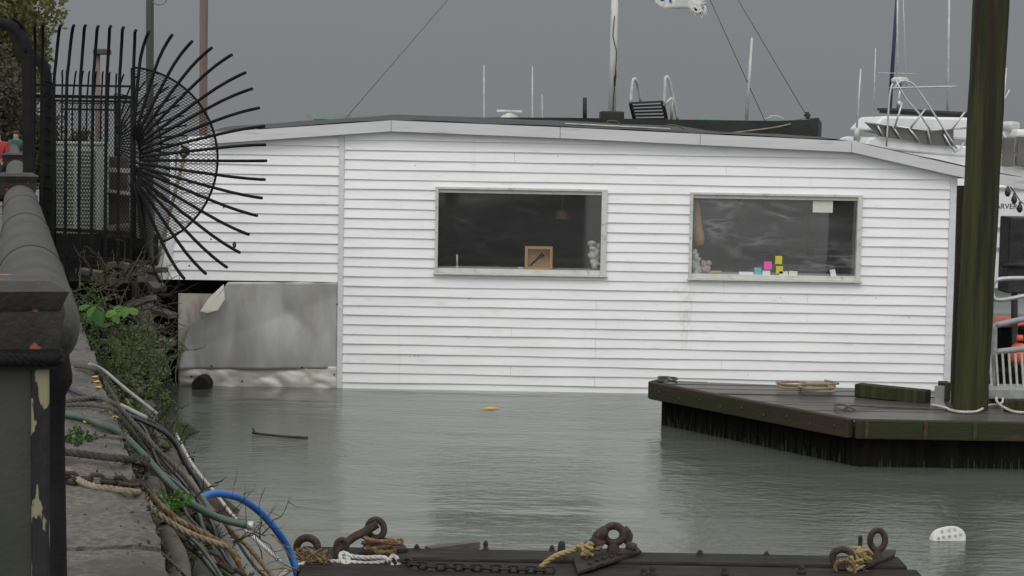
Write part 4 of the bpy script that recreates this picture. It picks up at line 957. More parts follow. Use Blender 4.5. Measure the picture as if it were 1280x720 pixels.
for px_ in (1085, 1157, 1217):
    q = PZ(px_, 530, DZ); q.y = B.y + (C_.y - B.y) * (q.x - B.x) / (C_.x - B.x); b = MB(); b.box((q.x - 0.018, q.y - 0.105, DZ - 0.15), (q.x + 0.018, q.y - 0.09, DZ + 0.02)); b.build('strap', 'rust', dk)
wd = random.Random(71)
for (a, c, nm) in ((A, B, 'left'), (B, C_, 'front')):
    d = (c - a); L = d.length; d.normalize(); n = Vector((d.y, -d.x, 0)); b = MB()
    for k in range(int(L * 26)):
        q = a + d * wd.uniform(0.16, L - 0.1) - n * 0.066; q.z = 0.0; h_ = 0.05 + 0.07 * wd.random() ** 2; ww = wd.uniform(0.004, 0.014)
        b.prism([q - d * ww + Vector((0, 0, -0.05)), q + d * ww + Vector((0, 0, -0.05)), q + d * ww - n * 0.01 + Vector((0, 0, -0.05))], [q + Vector((0, 0, h_)) + d * wd.uniform(-.01, .01), q + d * 0.002 + Vector((0, 0, h_)), q - n * 0.01 + Vector((0, 0, h_))])
    o_ = b.build('waterline_weed', 'fasciagreen', dk); o_['kind'] = 'stuff'
for k in range(9):
    t = 0.06 + k * 0.11; q = A.lerp(B, t); n = Vector(((B - A).normalized().y, -(B - A).normalized().x, 0)); b = MB(); b.lathe(Vector((q.x, q.y, DZ - 0.06 - 0.03 * (k % 2))) + n * 0.088, [(0.016, 0), (0.016, 0.008), (0.008, 0.016)], 8, True, n); b.build('bolt_head', 'rust', dk)
# green pile
YP = PZ(1213, 511, DZ).y
pb, pt = P(1213, 511, YP), P(1239, 0, YP)
dirp = (pt - pb).normalized(); 
b = MB(); pts = []; rs = []
for k in range(30):
    t = -2.5 + k * 0.35; pts.append(pb + dirp * t); rs.append(0.178 + 0.004 * math.sin(k * 2.1) + 0.0012 * t)
b.tube(pts, rs, 22); b.build('mooring_pile', 'pile', label='tall mossy green timber pile rising through the dock', cat='pile')
b = MB(); b.bar(P(1194, 508, YP + 0.3), P(1202, 232, YP + 0.3), 0.05, 0.09); b.build('fender_board', 'fasciawood', label='narrow brown upright board just left of the green pile', cat='board')
# lean board + bracket
tb = MB(); tb.bar(PZ(1072, 487, DZ + 0.07), PZ(1160, 496, DZ + 0.07), 0.16, 0.14); tb.build('timber_curb', 'pile', label='loose mossy timber lying on the dock beside the pile', cat='timber', bevel=0.01)
q = PZ(1174, 506, DZ); b = MB(); b.box((q.x - 0.05, q.y, DZ), (q.x + 0.05, q.y + 0.02, DZ + 0.2)); b.box((q.x - 0.05, q.y - 0.1, DZ), (q.x + 0.05, q.y, DZ + 0.015)); b.build('angle_bracket', 'dimalu', label='grey steel angle plate on the dock left of the pile', cat='bracket')
q0_, q1_ = PZ(1178, 503, DZ), PZ(1190, 503, DZ); b = MB(); b.box((q0_.x, q0_.y + .1, DZ), (q1_.x, q0_.y + .25, DZ + 0.2)); b.build('wood_block', 'pile', label='short mossy block between steel plate and pile', cat='block', bevel=0.01)
# coils and lines on the dock
def ropething(name, pts, r, m_, label, cat='rope', grp=None, twist=True, pitch=None):
    b = MB()
    if twist: b.rope(pts, r, pitch=pitch)
    else: b.tube(smooth_path(pts, 0.04), r, 8)
    return b.build(name, m_, label=label, cat=cat, group=grp)
r = random.Random(12); pts = []
for k in range(30):
    a = k * 0.9; rr = 0.13 + 0.09 * math.sin(k * 1.37); c = PZ(1012, 488, DZ + 0.02)
    pts.append(c + Vector((math.cos(a) * rr * 1.7, math.sin(a) * rr * 1.4, 0.01 + 0.0025 * k)))
ropething('rope_coil', pts, 0.014, 'tanrope', 'loose tan rope heap on the dock against the white siding')
pts = [PZ(835, 478, DZ + .02) + Vector((math.cos(k) * 0.1 * (1 + .3 * math.sin(k * 2)), math.sin(k) * 0.08, k * 0.006)) for k in range(12)] + [PZ(830, 480, DZ + 0.03), P(831, 482, A.y - 0.1), P(830, 492, A.y - 0.12)]
ropething('rope_knot', pts, 0.014, 'greyrope', 'grey rope tied round the left corner of the dock')
pts = [PZ(1060, 508, DZ + .02), PZ(1052, 512, DZ + .03), PZ(1043, 506, DZ + .03), PZ(1056, 506, DZ + .03), PZ(1068, 512, DZ + .02), PZ(1062, 507, DZ + .04), PZ(1100, 508.5, DZ + .015), PZ(1150, 510, DZ + .015), PZ(1190, 512, DZ + .015)]
ropething('rope_line', pts, 0.011, 'greyrope', 'thin grey line lying along the dock front with a loop at its left end')
pts = [PZ(1165, 506, DZ + .02), PZ(1180, 509, DZ + .02), PZ(1190, 513, DZ + .02), PZ(1205, 515, DZ + .02), PZ(1222, 514, DZ + .02), PZ(1235, 507, DZ + .03), PZ(1250, 505, DZ + .03), PZ(1254, 499, DZ + .05), PZ(1246, 496, DZ + .06), PZ(1248, 504, DZ + .06), PZ(1266, 514, DZ + .02), PZ(1290, 516, DZ + .02)]
ropething('rope_line', pts, 0.014, 'whiterope', 'pale rope wrapped in front of the foot of the green pile')
b = MB(); b.tube([PZ(1235, 494, DZ + 0.05), PZ(1300, 498, DZ + 0.05)], 0.038, 10); b.build('white_pipe', 'pvc', label='white plastic pipe lying on the dock right of the pile', cat='pipe')
b = MB(); b.bar(PZ(1255, 506, DZ + 0.06), PZ(1310, 508, DZ + 0.06), 0.13, 0.12); b.build('timber_curb', 'pile', label='mossy timber at the right edge of the dock', cat='timber', bevel=0.01)

# gangway rail at the right edge
YG = 20.7
gr = empty('gangway', P(1262, 496, YG), 'grey metal gangway railing with slanted white balusters at the right edge', 'gangway')
for pts in ([(1242, 494), (1243, 405)], [(1243, 407), (1275, 400), (1300, 396)], [(1243, 440), (1300, 434)], [(1300, 348), (1262, 348), (1244, 351), (1240, 362), (1242, 372), (1252, 375), (1300, 366)], [(1292, 494), (1292, 348)]):
    b = MB(); b.tube(smooth_path([P(x_, y_, YG) for (x_, y_) in pts], 0.05), 0.033 if len(pts) < 5 else 0.024, 8); b.build('rail', 'dimalu' if len(pts) < 5 else 'alu', gr)
for k in range(7):
    b = MB(); b.bar(P(1237 + k * 8, 442, YG - .05), P(1240 + k * 8, 490, YG - .05), 0.02, 0.03, up=(0, 1, 0)); b.build('baluster', 'pvc', gr)
b = MB(); b.bar(P(1230, 489, YG - 0.15), P(1310, 489, YG - 0.15), 0.5, 0.09); b.bar(P(1236, 495, YG), P(1310, 497, YG), 0.16, 0.09); b.build('walkway', 'dimalu', gr)
# things behind the railing
b = MB(); q = P(1274, 443, 24.6); b.blob(q, (0.14, 0.14, 0.15), 16); b.lathe((q.x, q.y, q.z + 0.18), [(0.05, 0), (0.04, 0.07)], 10); b.build('ball_fender', 'orange', label='round orange fender behind the gangway railing', cat='fender')
b = MB(); b.bar(P(1272, 462, 24.6), P(1272, 530, 24.6), 0.5, 0.5) ; b.build('fender_crate', 'blackwood', label='dark crate carrying the orange fender behind the railing', cat='crate')
b = MB(); q = P(1248, 402, 26); b.blob((q.x, 26, q.z), (0.35, 0.5, 0.07), 16); b.build('kayak', 'orange', label='orange plastic boat showing between the pile and the gangway', cat='kayak')
b = MB(); b.box((q.x - .8, 25.6, -0.3), (q.x + 1.2, 26.4, q.z - 0.06)); b.build('rack', 'blackwood', label='dark low rack under the orange boat behind the pile', cat='rack')
b = MB(); a_, c_ = P(1256, 366, 25.4), P(1300, 272, 25.4); b.box((a_.x, 25.3, a_.z), (c_.x, 25.8, c_.z)); b.tube([P(1252, 331, 25.2), P(1300, 331, 25.2)], 0.04, 10)
b.bar(P(1268, 366, 25.4), P(1268, 530, 25.4), 0.08, 0.08); b.build('covered_locker', 'tarp', label='tall black covered locker on a post at the right edge', cat='locker', bevel=0.02)
b = MB(); a_, c_ = P(1190, 500, 26), P(1200, 208, 26); b.box((a_.x, 25.9, -0.3), (c_.x + 0.06, 26.6, P(1195, 345, 26).z)); b.build('canvas_screen', 'navy', label='navy canvas strip between the house corner and the pile', cat='screen')

# ================================================================ FOREGROUND TIMBER FLOAT
FZ = 0.40
fl_a, fl_b = PZ(392, 684, FZ), PZ(1122, 694, FZ)
ff = empty('timber_float', ((fl_a.x + fl_b.x) / 2, 12.6, 0), 'dark low timber float with rusty rings along the bottom of the picture', 'float')
yb = (fl_a.y + fl_b.y) / 2
FC = (fl_a.x + fl_b.x) / 2
b = MB(); b.box((fl_a.x, yb - 0.30, FZ - 0.42), (fl_b.x, yb, FZ)); b.build('beam', 'wetwood', ff, bevel=0.015)
b = MB(); b.box((fl_a.x - 0.05, yb - 0.64, FZ - 0.42), (fl_b.x + 0.06, yb - 0.32, FZ - 0.015)); b.build('beam', 'wetwood', ff, bevel=0.015)
b = MB(); b.box((fl_a.x - 0.02, yb - 0.98, FZ - 0.42), (fl_b.x + 0.03, yb - 0.66, FZ - 0.005)); b.build('beam', 'wetwood', ff, bevel=0.015)
def FP(px, py, z=FZ): return PZ(px, py, z)
def onY(px, py, Y): return P(px, py, Y)
YR = yb - 0.12
def eye(px, py, w_, h_, th, axis=(0, 1, 0), Y=YR, name='eye_bolt'):
    c = P(px, py, Y); b = MB(); sc_ = Y / F
    b.torus(c, (w_ - th) / 2 * sc_, th / 2 * sc_, axis, 28, 10, 1.0, (h_ - th) / (w_ - th))
    zt_ = c.z - (h_ - th) / 2 * sc_
    b.lathe((c.x, c.y, FZ - 0.01), [(th * 1.1 * sc_, 0), (th * 1.0 * sc_, 0.02), (th * 0.6 * sc_, max(0.03, zt_ - FZ + 0.012))], 14)
    return b.build(name, 'rust', ff)
eye(384, 684, 36, 34, 10); eye(470, 661, 30, 32, 8.5, (0.25, 1, 0)); eye(767, 668, 34, 32, 10); eye(702, 693, 15, 36, 8, (1, .3, 0), YR - 0.1); eye(1097, 675, 27, 33, 8); eye(1053, 697, 34, 30, 9, (0.1, 1, 0), YR - 0.25)
# plates under the rings
def plate(pxs, z=FZ):
    vs = [PZ(x_, y_, z + 0.002) for (x_, y_) in pxs]; b = MB(); b.prism(vs, [v_ + Vector((0, 0, 0.022)) for v_ in vs]); b.build('plate', 'darkrust', ff, bevel=0.004)
plate([(722, 719), (802, 692), (796, 688), (735, 690), (716, 700)]); plate([(1080, 712), (1118, 697), (1120, 691), (1084, 690)]); plate([(448, 694), (510, 690), (505, 684), (455, 684)])
for (x_, y_, hh, rr) in ((521, 686, 0.04, 0.018), (607, 687, 0.07, 0.017), (690, 688, 0.045, 0.016), (795, 690, 0.04, 0.03), (875, 694, 0.045, 0.02), (958, 694, 0.035, 0.018), (805, 717, 0.05, 0.02), (816, 717, 0.06, 0.02), (906, 716, 0.05, 0.02), (1002, 714, 0.05, 0.022), (1075, 689, 0.12, 0.016)):
    q = PZ(x_, y_, FZ); b = MB(); b.lathe((q.x, q.y, FZ - 0.02), [(rr * 1.3, 0), (rr * 1.3, 0.025), (rr * .8, 0.03), (rr, hh * .8), (rr * 0.9, hh), (rr * 0.4, hh + 0.012)], 8, True); b.build('bolt', 'darkrust', ff)
# plate nuts
b = MB()
for (x_, y_) in ((737, 706), (746, 702), (755, 699), (764, 697), (774, 694), (742, 711), (753, 706), (733, 700)):
    q = PZ(x_, y_, FZ + 0.024); b.lathe(q, [(0.016, 0), (0.016, 0.014), (0.008, 0.02)], 6, False)
b.build('nut', 'darkrust', ff)
# shackles around ring
def shackle(pts, r, label, m_='rust'):
    b = MB(); b.tube(smooth_path(pts, 0.015), r, 10); return b.build('shackle', m_, label=label, cat='shackle', group='rusty shackles on the timber float')
shackle([onY(472, 655, YR - .03), onY(455, 665, YR - .05), onY(440, 673, YR - .07), onY(424, 688, YR - .1), onY(421, 700, YR - .12)], 0.028, 'thick rusty shackle arm leaning against the second ring from the left')
shackle([onY(425, 700, YR - .1), onY(420, 688, YR - .1), onY(421, 678, YR - .1), onY(428, 674, YR - .1), onY(434, 680, YR - .1), onY(431, 692, YR - .1)], 0.018, 'small rusty shackle between the two left rings')
shackle([onY(756, 664, YR - .06), onY(750, 668, YR - .08), onY(746, 674, YR - .08), onY(752, 682, YR - .08)], 0.04, 'lumpy rusty shackle on the left side of the middle ring')
shackle([onY(779, 662, YR + .03), onY(784, 667, YR + .03), onY(785, 672, YR + .03), onY(780, 678, YR + .03)], 0.035, 'lumpy rusty shackle on the right side of the middle ring')
b = MB(); b.tube([onY(733, 683, YR - .12), onY(742, 678, YR - .12), onY(752, 684, YR - .12)], [0.03, 0.04, 0.035], 10); b.build('shackle_pin', 'rust', label='dark rusty pin at the foot of the middle ring', cat='pin')
b = MB(); b.tube([onY(788, 687, YR - .05), onY(790, 679, YR - .05)], 0.038, 10); b.build('rust_stub', 'rust', ff)
# ropes on the float
ropething('mooring_rope', [onY(403, 702, YR - .25), onY(428, 702, YR - .3), onY(460, 704, YR - .3), onY(484, 701, YR - .3), onY(491, 695, YR - .28), onY(497, 699, YR - .3), onY(499, 706, YR - .32), onY(492, 709, YR - .34), onY(487, 703, YR - .33), onY(480, 697, YR - .3), onY(455, 697, YR - .3), onY(438, 695, YR - .27), onY(430, 691, YR - .25), onY(425, 695, YR - .27), onY(432, 707, YR - .33), onY(437, 701, YR - .3), onY(430, 695, YR - .24)], 0.016, 'whiterope', 'clean white twisted rope looped along the left part of the float')
ropething('mooring_rope', [onY(403, 702, YR - .25), onY(380, 705, YR - .35), onY(362, 712, YR - .4), onY(350, 722, YR - .45), onY(340, 740, YR - .5)], 0.02, 'whiterope', 'white rope hanging off the left end of the timber float')
ropething('mooring_rope', [onY(662, 726, YR - .35), onY(675, 710, YR - .3), onY(692, 696, YR - .25), onY(712, 689, YR - .2), onY(730, 684, YR - .18), onY(738, 678, YR - .16)], 0.018, 'yellowrope', 'yellowish rope running from the bottom edge through the narrow upright ring')
rr_ = random.Random(21)
def tangle(name, c_px, Y, spread, n, r_, m_, label, squash=0.6, cat='rope'):
    c = P(*c_px, Y); b = MB()
    for k in range(n):
        pts = [c + Vector((rr_.gauss(0, spread), rr_.gauss(0, spread * 0.6), rr_.gauss(0, spread * squash))) for _ in range(4)]
        b.tube(smooth_path(pts, 0.02), r_ * rr_.uniform(0.6, 1.1), 6)
    return b.build(name, m_, label=label, cat=cat)
tangle('frayed_rope', (392, 701), YR - 0.3, 0.055, 36, 0.006, 'rustrope', 'frayed rust brown rope tuft below the leftmost ring', 0.7)
b = MB()
c = P(478, 676, YR - .04)
for k in range(7): b.rope([c + Vector((math.cos(a_ * 0.5) * (0.07 + 0.012 * k + rr_.uniform(-.012, .012)), math.sin(a_ * 0.5) * 0.06, -0.10 + 0.018 * k + 0.02 * math.sin(a_ * 0.6 + k * 1.7))) for a_ in range(0, 13)], 0.014)
b.build('rope_wrap', 'rustrope', label='stained rope wrapped thickly round the foot of the second ring', cat='rope')
b = MB()
c = P(732, 694, YR - .2)
for k in range(5): b.rope([c + Vector((rr_.uniform(-.06, .06) , rr_.uniform(-.04, .04), rr_.uniform(-.02, .08))) for _ in range(5)], 0.012)
b.build('rope_knot', 'yellowrope', label='yellowish knotted rope between narrow ring and middle ring', cat='rope')
ropething('orange_rope', [onY(730, 694, YR - .15), onY(742, 688, YR - .17), onY(752, 684, YR - .17)], 0.014, 'rustrope', 'short orange brown rope end at the foot of the middle ring')
b = MB()
for (cx_, cy_) in ((1070, 700), (1078, 694), (1064, 705), (1072, 708)):
    c = P(cx_, cy_, YR - .25)
    for k in range(4): b.rope([c + Vector((rr_.uniform(-.07, .07), rr_.uniform(-.05, .05), rr_.uniform(-.05, .05))) for _ in range(5)], 0.011)
b.build('rope_knot', 'yellowrope', label='tangled yellow brown rope between the two right rings', cat='rope')
ropething('orange_rope', [onY(1046, 716, YR - .3), onY(1044, 706, YR - .3), onY(1054, 700, YR - .32), onY(1066, 706, YR - .33), onY(1068, 718, YR - .34), onY(1058, 724, YR - .34)], 0.013, 'rustrope', 'rusty orange rope round the low ring near the right end')
b = MB(); chain_links(b, [FP(500, 700, FZ + 0.02), FP(530, 707, FZ + .02), FP(580, 709, FZ + .02), FP(640, 711, FZ + 0.02), FP(695, 713, FZ + 0.02)], 0.075, 0.009); b.build('chain', 'darkrust', label='rusty chain lying along the top of the timber float', cat='chain')
b = MB(); chain_links(b, [onY(486, 702, YR - .33), onY(478, 712, YR - .36), onY(472, 728, YR - .4)], 0.06, 0.009); b.build('chain', 'rust', label='short rusty chain hanging from the end of the white rope loop', cat='chain')
# drifting plank behind the float
b = MB(); b.bar(PZ(535, 688, 0.03), PZ(596, 680, 0.03), 0.09, 0.05); b.build('drift_plank', 'plank', label='grey plank floating just behind the timber float', cat='plank')

# things in the water
wf = empty('plastic_float', PZ(1187, 672, 0), 'white oval perforated plastic float tilted in the water', 'float')
c = PZ(1187, 676, 0.0); b = MB(); fr_ = []; bk = []
ux = Vector((1, 0.1, 0)).normalized(); uz = Vector((0, 0.35, 1)).normalized(); un = ux.cross(uz)
outline = [(-0.135, -0.06), (-0.135, 0.03), (-0.10, 0.085), (-0.03, 0.115), (0.05, 0.12), (0.11, 0.095), (0.14, 0.045), (0.13, -0.06)]
ol = smooth_path([Vector((a_, 0, b_)) for (a_, b_) in outline], 0.02)
fr_ = [c + ux * q.x + uz * q.z for q in ol]; bk = [v_ - un * 0.05 + ux * -0.02 for v_ in fr_]
if (un.y > 0): bk = [v_ + un * 0.05 for v_ in fr_]
b.prism(fr_, bk); b.build('body', 'buoy', wf, bevel=0.008)
b = MB(); nn = un if un.y < 0 else -un
for (a_, b_) in ((-0.09, 0.02), (-0.05, 0.03), (0.0, 0.035), (0.05, 0.04), (0.095, 0.05), (-0.06, 0.075), (0.0, 0.085), (0.05, 0.09)):
    q = c + ux * a_ + uz * b_ + nn * 0.001; b.obox(q, ux * 0.010, nn * 0.004, uz * 0.011)
b.build('drain_hole', 'dimalu', wf)
b = MB(); b.tube(smooth_path([PZ(316, 541, 0.02), PZ(330, 543, 0.02), PZ(352, 545, .015), PZ(385, 547, .01)], 0.1), [0.022] * 0 or 0.014, 6)
b.tube([PZ(318, 541, .02), P(316, 535, PZ(318, 541, .02).y)], 0.010, 5); b.build('floating_stick', 'twig', label='thin dark branch floating in the water left of centre', cat='stick')
b = MB(); q = PZ(612, 510, 0.012); b.add([q + Vector((-0.11, -0.06, 0)), q + Vector((0.02, -0.09, 0.004)), q + Vector((0.12, 0.0, 0)), q + Vector((0, 0.09, 0.005))], [[0, 1, 2, 3]]); o = b.build('floating_scrap', 'yellow', label='yellow scrap floating in front of the white wall', cat='leaf'); o.modifiers.new('s', 'SOLIDIFY').thickness = 0.004  # flat yellow scrap on the water

# ================================================================ QUAY RAIL
RZ = CAMZ - 0.64; RLAT = 0.085
qr = empty('quay_railing', Q(12, 0.05, QZ), 'heavy weathered cast iron pipe railing with capped posts along the quay edge', 'railing')
b = MB(); pts = [Q(s_, RLAT, RZ) for s_ in (5.95, 6.0, 6.05, 6.15, 6.3, 7, 9, 12, 16, 20, 30, 45, 60)]; rs = [0.02, 0.075, 0.105, 0.125, 0.133] + [0.135] * 8
b.tube(pts, rs, 32); b.build('pipe_rail', 'rail', qr)
for s_ in (8.2, 11.2, 14.0): b = MB(); b.torus(Q(s_, RLAT, RZ), 0.1365, 0.003, QD, 32, 6); b.build('rail_joint', 'rail', qr)
b = MB(); b.lathe(Q(6.2, 0.13, QZ - 0.005), [(0.08, 0), (0.08, 0.05), (0.045, 0.08), (0.036, 0.70), (0.04, 0.80), (0.06, 0.84), (0.06, 0.865), (0.05, 0.93)], 20); b.build('support_post', 'iron', qr)
def sqring(mb, c, h, z0, z1, taper=0.0):
    def sq(hh, z): return [c + QD * (-hh) + QR * (-hh) + Vector((0, 0, z)), c + QD * (-hh) + QR * hh + Vector((0, 0, z)), c + QD * hh + QR * hh + Vector((0, 0, z)), c + QD * hh + QR * (-hh) + Vector((0, 0, z))]
    mb.prism(sq(h - taper, z0), sq(h, z1))
def post(s_, lat, ztop, hw):
    base = Q(s_, lat, 0)
    b = MB(); sqring(b, base, hw * 0.62, QZ - 0.01, ztop - 0.23); b.build('post_panel', 'panel', qr)
    for (i, j) in ((1, 1), (1, -1), (-1, 1), (-1, -1)):
        b = MB(); c2 = base + QR * (i * hw * 0.585) + QD * (j * hw * 0.585); sqring(b, c2, hw * 0.145, QZ - 0.01, ztop - 0.22); b.build('pilaster', 'peel', qr, bevel=0.008)
    b = MB()
    for ex in ((-1, -1, 1, -1), (1, -1, 1, 1), (1, 1, -1, 1), (-1, 1, -1, -1)):
        a_ = base + QR * ex[0] * hw * .86 + QD * ex[1] * hw * .86 + Vector((0, 0, ztop - 0.195)); c_ = base + QR * ex[2] * hw * .86 + QD * ex[3] * hw * .86 + Vector((0, 0, ztop - 0.195)); b.rope([a_, c_], 0.022, 4, 0.07)
    sqring(b, base, hw * 0.86, ztop - 0.225, ztop - 0.17); b.build('rope_moulding', 'iron', qr)
    b = MB(); sqring(b, base, hw * 0.98, ztop - 0.17, ztop - 0.07, 0.02); b.build('cap_neck', 'cap', qr)
    b = MB(); sqring(b, base, hw * 1.04, ztop - 0.07, ztop - 0.015, 0.025)
    def sq(hh, z): return [base + QD * (-hh) + QR * (-hh) + Vector((0, 0, z)), base + QD * (-hh) + QR * hh + Vector((0, 0, z)), base + QD * hh + QR * hh + Vector((0, 0, z)), base + QD * hh + QR * (-hh) + Vector((0, 0, z))]
    b.prism(sq(hw * 1.02, ztop - 0.015), sq(hw * 0.75, ztop + 0.01)); b.build('post_cap', 'cap', qr)
post(5.35, -0.02, CAMZ - 0.425, 0.165); post(16.5, 0.06, CAMZ - 0.42, 0.165); post(27.7, 0.06, CAMZ - 0.42, 0.165)

# ================================================================ LINES, PIPES AND WEEDS OVER THE QUAY EDGE
CZ = QZ + 0.018
def E_(px, py, Y): return P(px, py, Y)
G = 'lines and pipes strewn over the quay edge'
def hose(name, pts, r, m_, label, cat='hose'): return ropething(name, pts, r, m_, label, cat, G, False)
hose('hose', [PZ(60, 514, CZ), PZ(88, 519, CZ), PZ(110, 524, CZ), PZ(132, 533, CZ + .01), E_(152, 543, 10.3), E_(180, 570, 10.2), E_(210, 603, 10.1), E_(240, 630, 10.1), E_(275, 648, 10.2), E_(310, 657, 10.2)], 0.021, 'greenhose', 'thick green hose arching over the quay edge to a metal end')
b = MB(); b.tube([E_(309, 656.8, 10.2), E_(317, 657.5, 10.2)], 0.026, 12); b.build('hose_coupling', 'alu', label='silver coupling on the end of the green hose', cat='coupling')
hose('blue_hose', [E_(240, 640, 11.4), E_(250, 625, 11.5), E_(258, 619, 11.6), E_(275, 617, 11.8), E_(300, 623, 12), E_(325, 640, 12.2), E_(345, 662, 12.3), E_(360, 685, 12.4), E_(370, 712, 12.4), E_(374, 730, 12.4)], 0.024, 'bluehose', 'bright blue hose looping from the bank to the timber float')
hose('cable', [PZ(75, 480, CZ), PZ(110, 497, CZ), E_(150, 515, 11.8), E_(180, 527, 11.8), E_(205, 540, 11.8), E_(222, 560, 11.9), E_(235, 585, 11.9), E_(250, 610, 12), E_(262, 640, 12), E_(267, 657, 12)], 0.014, 'cable', 'thin black cable hanging down to the water beside the bank', 'cable')
hose('cable', [E_(158, 513, 12.2), E_(190, 527, 12.2), E_(216, 548, 12.2), E_(226, 570, 12.2), E_(240, 600, 12.2), E_(256, 622, 12.2)], 0.013, 'cable', 'second black cable running close beside the thin one', 'cable')
hose('white_pipe', [PZ(112, 455, CZ + .04), E_(128, 462, 12.9), E_(158, 487, 12.8), E_(197, 518, 12.7)], 0.012, 'oldpvc', 'straight white plastic pipe across the weeds', 'pipe')
hose('white_pipe', [E_(150, 506, 11.5), E_(162, 512, 11.5), E_(184, 523, 11.5)], 0.014, 'oldpvc', 'short white plastic pipe below the long one', 'pipe')
ropething('white_line', [E_(219, 541, 13.6), E_(240, 580, 13.3), E_(267, 614, 13), E_(300, 655, 12.7), E_(335, 688, 12.5), E_(352, 703, 12.4)], 0.013, 'whiterope', 'white line stretched from the bank to the left ring of the float', 'rope', G)
ropething('grey_rope', [PZ(80, 502, CZ), PZ(100, 499, CZ), PZ(122, 497, CZ), PZ(138, 502, CZ + .01), E_(152, 512, 11.2), E_(168, 530, 11.1), E_(195, 560, 11), E_(225, 590, 11), E_(245, 615, 11), E_(262, 640, 11)], 0.015, 'greyrope', 'grey rope over the quay edge just above the green hose', 'rope', G)
ropething('grey_rope', [PZ(80, 507, CZ), PZ(105, 506, CZ), PZ(125, 508, CZ), PZ(142, 512, CZ + .01), E_(152, 524, 11), E_(156, 545, 11), E_(162, 565, 11), E_(168, 582, 10.9)], 0.013, 'greyrope', 'grey twisted rope bending steeply down at the quay edge', 'rope', G)
ropething('grey_rope', [E_(145, 515, 11.3), E_(150, 535, 11.3), E_(158, 560, 11.2), E_(170, 575, 11.2)], 0.013, 'greyrope', 'short grey rope hanging on the stone edge beside the steep one', 'rope', G)
ropething('grey_rope', [PZ(95, 457, CZ), PZ(105, 458, CZ + .02), PZ(118, 462, CZ + .02), E_(126, 470, 12.9), E_(140, 492, 12.7), E_(150, 510, 12.4)], 0.018, 'greyrope', 'grey rope emerging below the rail end', 'rope', G)
ropething('dark_rope', [PZ(70, 563, CZ + .01), PZ(100, 567, CZ + .01), PZ(130, 571, CZ + .01), PZ(152, 573, CZ + .02), E_(165, 577, 9.6), E_(172, 583, 9.6)], 0.02, 'darkrope', 'thick dark rope lying straight across the coping', 'rope', G)
b = MB(); c = E_(172, 582, 9.55); r = random.Random(31)
for k in range(6): b.rope([c + Vector((r.uniform(-.05, .05), r.uniform(-.04, .04), r.uniform(-.06, .04))) for _ in range(5)], 0.014)
b.build('dark_knot', 'darkrope', label='dark knot at the quay edge where the thick rope ends', cat='knot')
b = MB()
for k in range(4): b.rope([E_(171 + k * 2, 590, 9.6), E_(171 + k * 2.5, 600 + k, 9.6), E_(174 + k * 3, 616, 9.6)], 0.008)
b.build('rope_ends', 'greyrope', label='thin rope ends dangling below the dark knot', cat='rope')
ropething('tan_rope', [PZ(76, 585, CZ), PZ(88, 591, CZ), PZ(102, 602, CZ), PZ(118, 608, CZ), PZ(145, 612, CZ), PZ(168, 615, CZ + .01), E_(180, 620, 9.0), E_(190, 634, 8.95), E_(205, 648, 8.9), E_(240, 668, 8.9), E_(285, 684, 9)], 0.0155, 'tanrope', 'tan twisted rope running beside the rusty chain on the coping', 'rope', G)
b = MB(); chain_links(b, [PZ(72, 594, CZ), PZ(90, 598, CZ), PZ(112, 599, CZ), PZ(130, 601, CZ), PZ(150, 603, CZ), PZ(166, 605, CZ), E_(178, 613, 9.15), E_(190, 630, 9.1), E_(210, 655, 9.1), E_(240, 680, 9.1), E_(270, 700, 9.1), E_(300, 722, 9.1), E_(320, 745, 9.1)], 0.082, 0.0105); b.build('rusty_chain', 'rust', label='rusty chain crossing the coping and hanging down the bank', cat='chain')
ropething('brown_rope', [E_(175, 608, 9.3), E_(190, 620, 9.3), E_(215, 645, 9.3), E_(245, 662, 9.3), E_(275, 678, 9.4), E_(290, 690, 9.4), E_(305, 718, 9.4), E_(310, 735, 9.4)], 0.016, 'rustrope', 'brown rope hanging beside the chain down the bank', 'rope', G)
ropething('olive_rope', [E_(150, 522, 10.6), E_(165, 540, 10.6), E_(185, 570, 10.6), E_(200, 600, 10.6), E_(220, 625, 10.6), E_(245, 648, 10.5), E_(268, 665, 10.5), E_(280, 685, 10.5)], 0.018, 'darkrope', 'olive rope trailing down the middle of the bank', 'rope', G)
rx = random.Random(33)
MC = [('cable', 'cable', 'thin black cable'), ('darkrope', 'rope', 'thin dark rope'), ('greyrope', 'rope', 'thin grey rope'), ('greenhose', 'hose', 'thin green hose'), ('rustrope', 'rope', 'thin brown rope'), ('conduit', 'cable', 'grey cable')]
for k in range(12):
    up = k < 6; s0_ = rx.uniform(11, 13.8) if up else rx.uniform(8, 10); s1_ = s0_ - rx.uniform(3, 5) if up else rx.uniform(6.2, 6.8); l0_ = rx.uniform(0.62, 0.8); l1_ = rx.uniform(1.0, 1.7); m_, c_, nm = MC[k % 6]
    pts = []
    for q in range(7):
        t = q / 6; la = l0_ + (l1_ - l0_) * t ** 0.8; zb_ = 1.42 - 1.0 * ((la - 0.6) / 1.2)
        pts.append(Q(s0_ + (s1_ - s0_) * t + rx.uniform(-.1, .1), la + rx.uniform(-.04, .04), zb_ + rx.uniform(-0.02, 0.08)))
    ropething('strewn_' + c_, pts, rx.uniform(0.007, 0.013), m_, nm + (' strewn down the upper bank, starting under the white pipes' if up else ' strewn down the lower bank, ending at the bottom edge of the picture'), 'line', 'thin lines tangled down the bank', False)
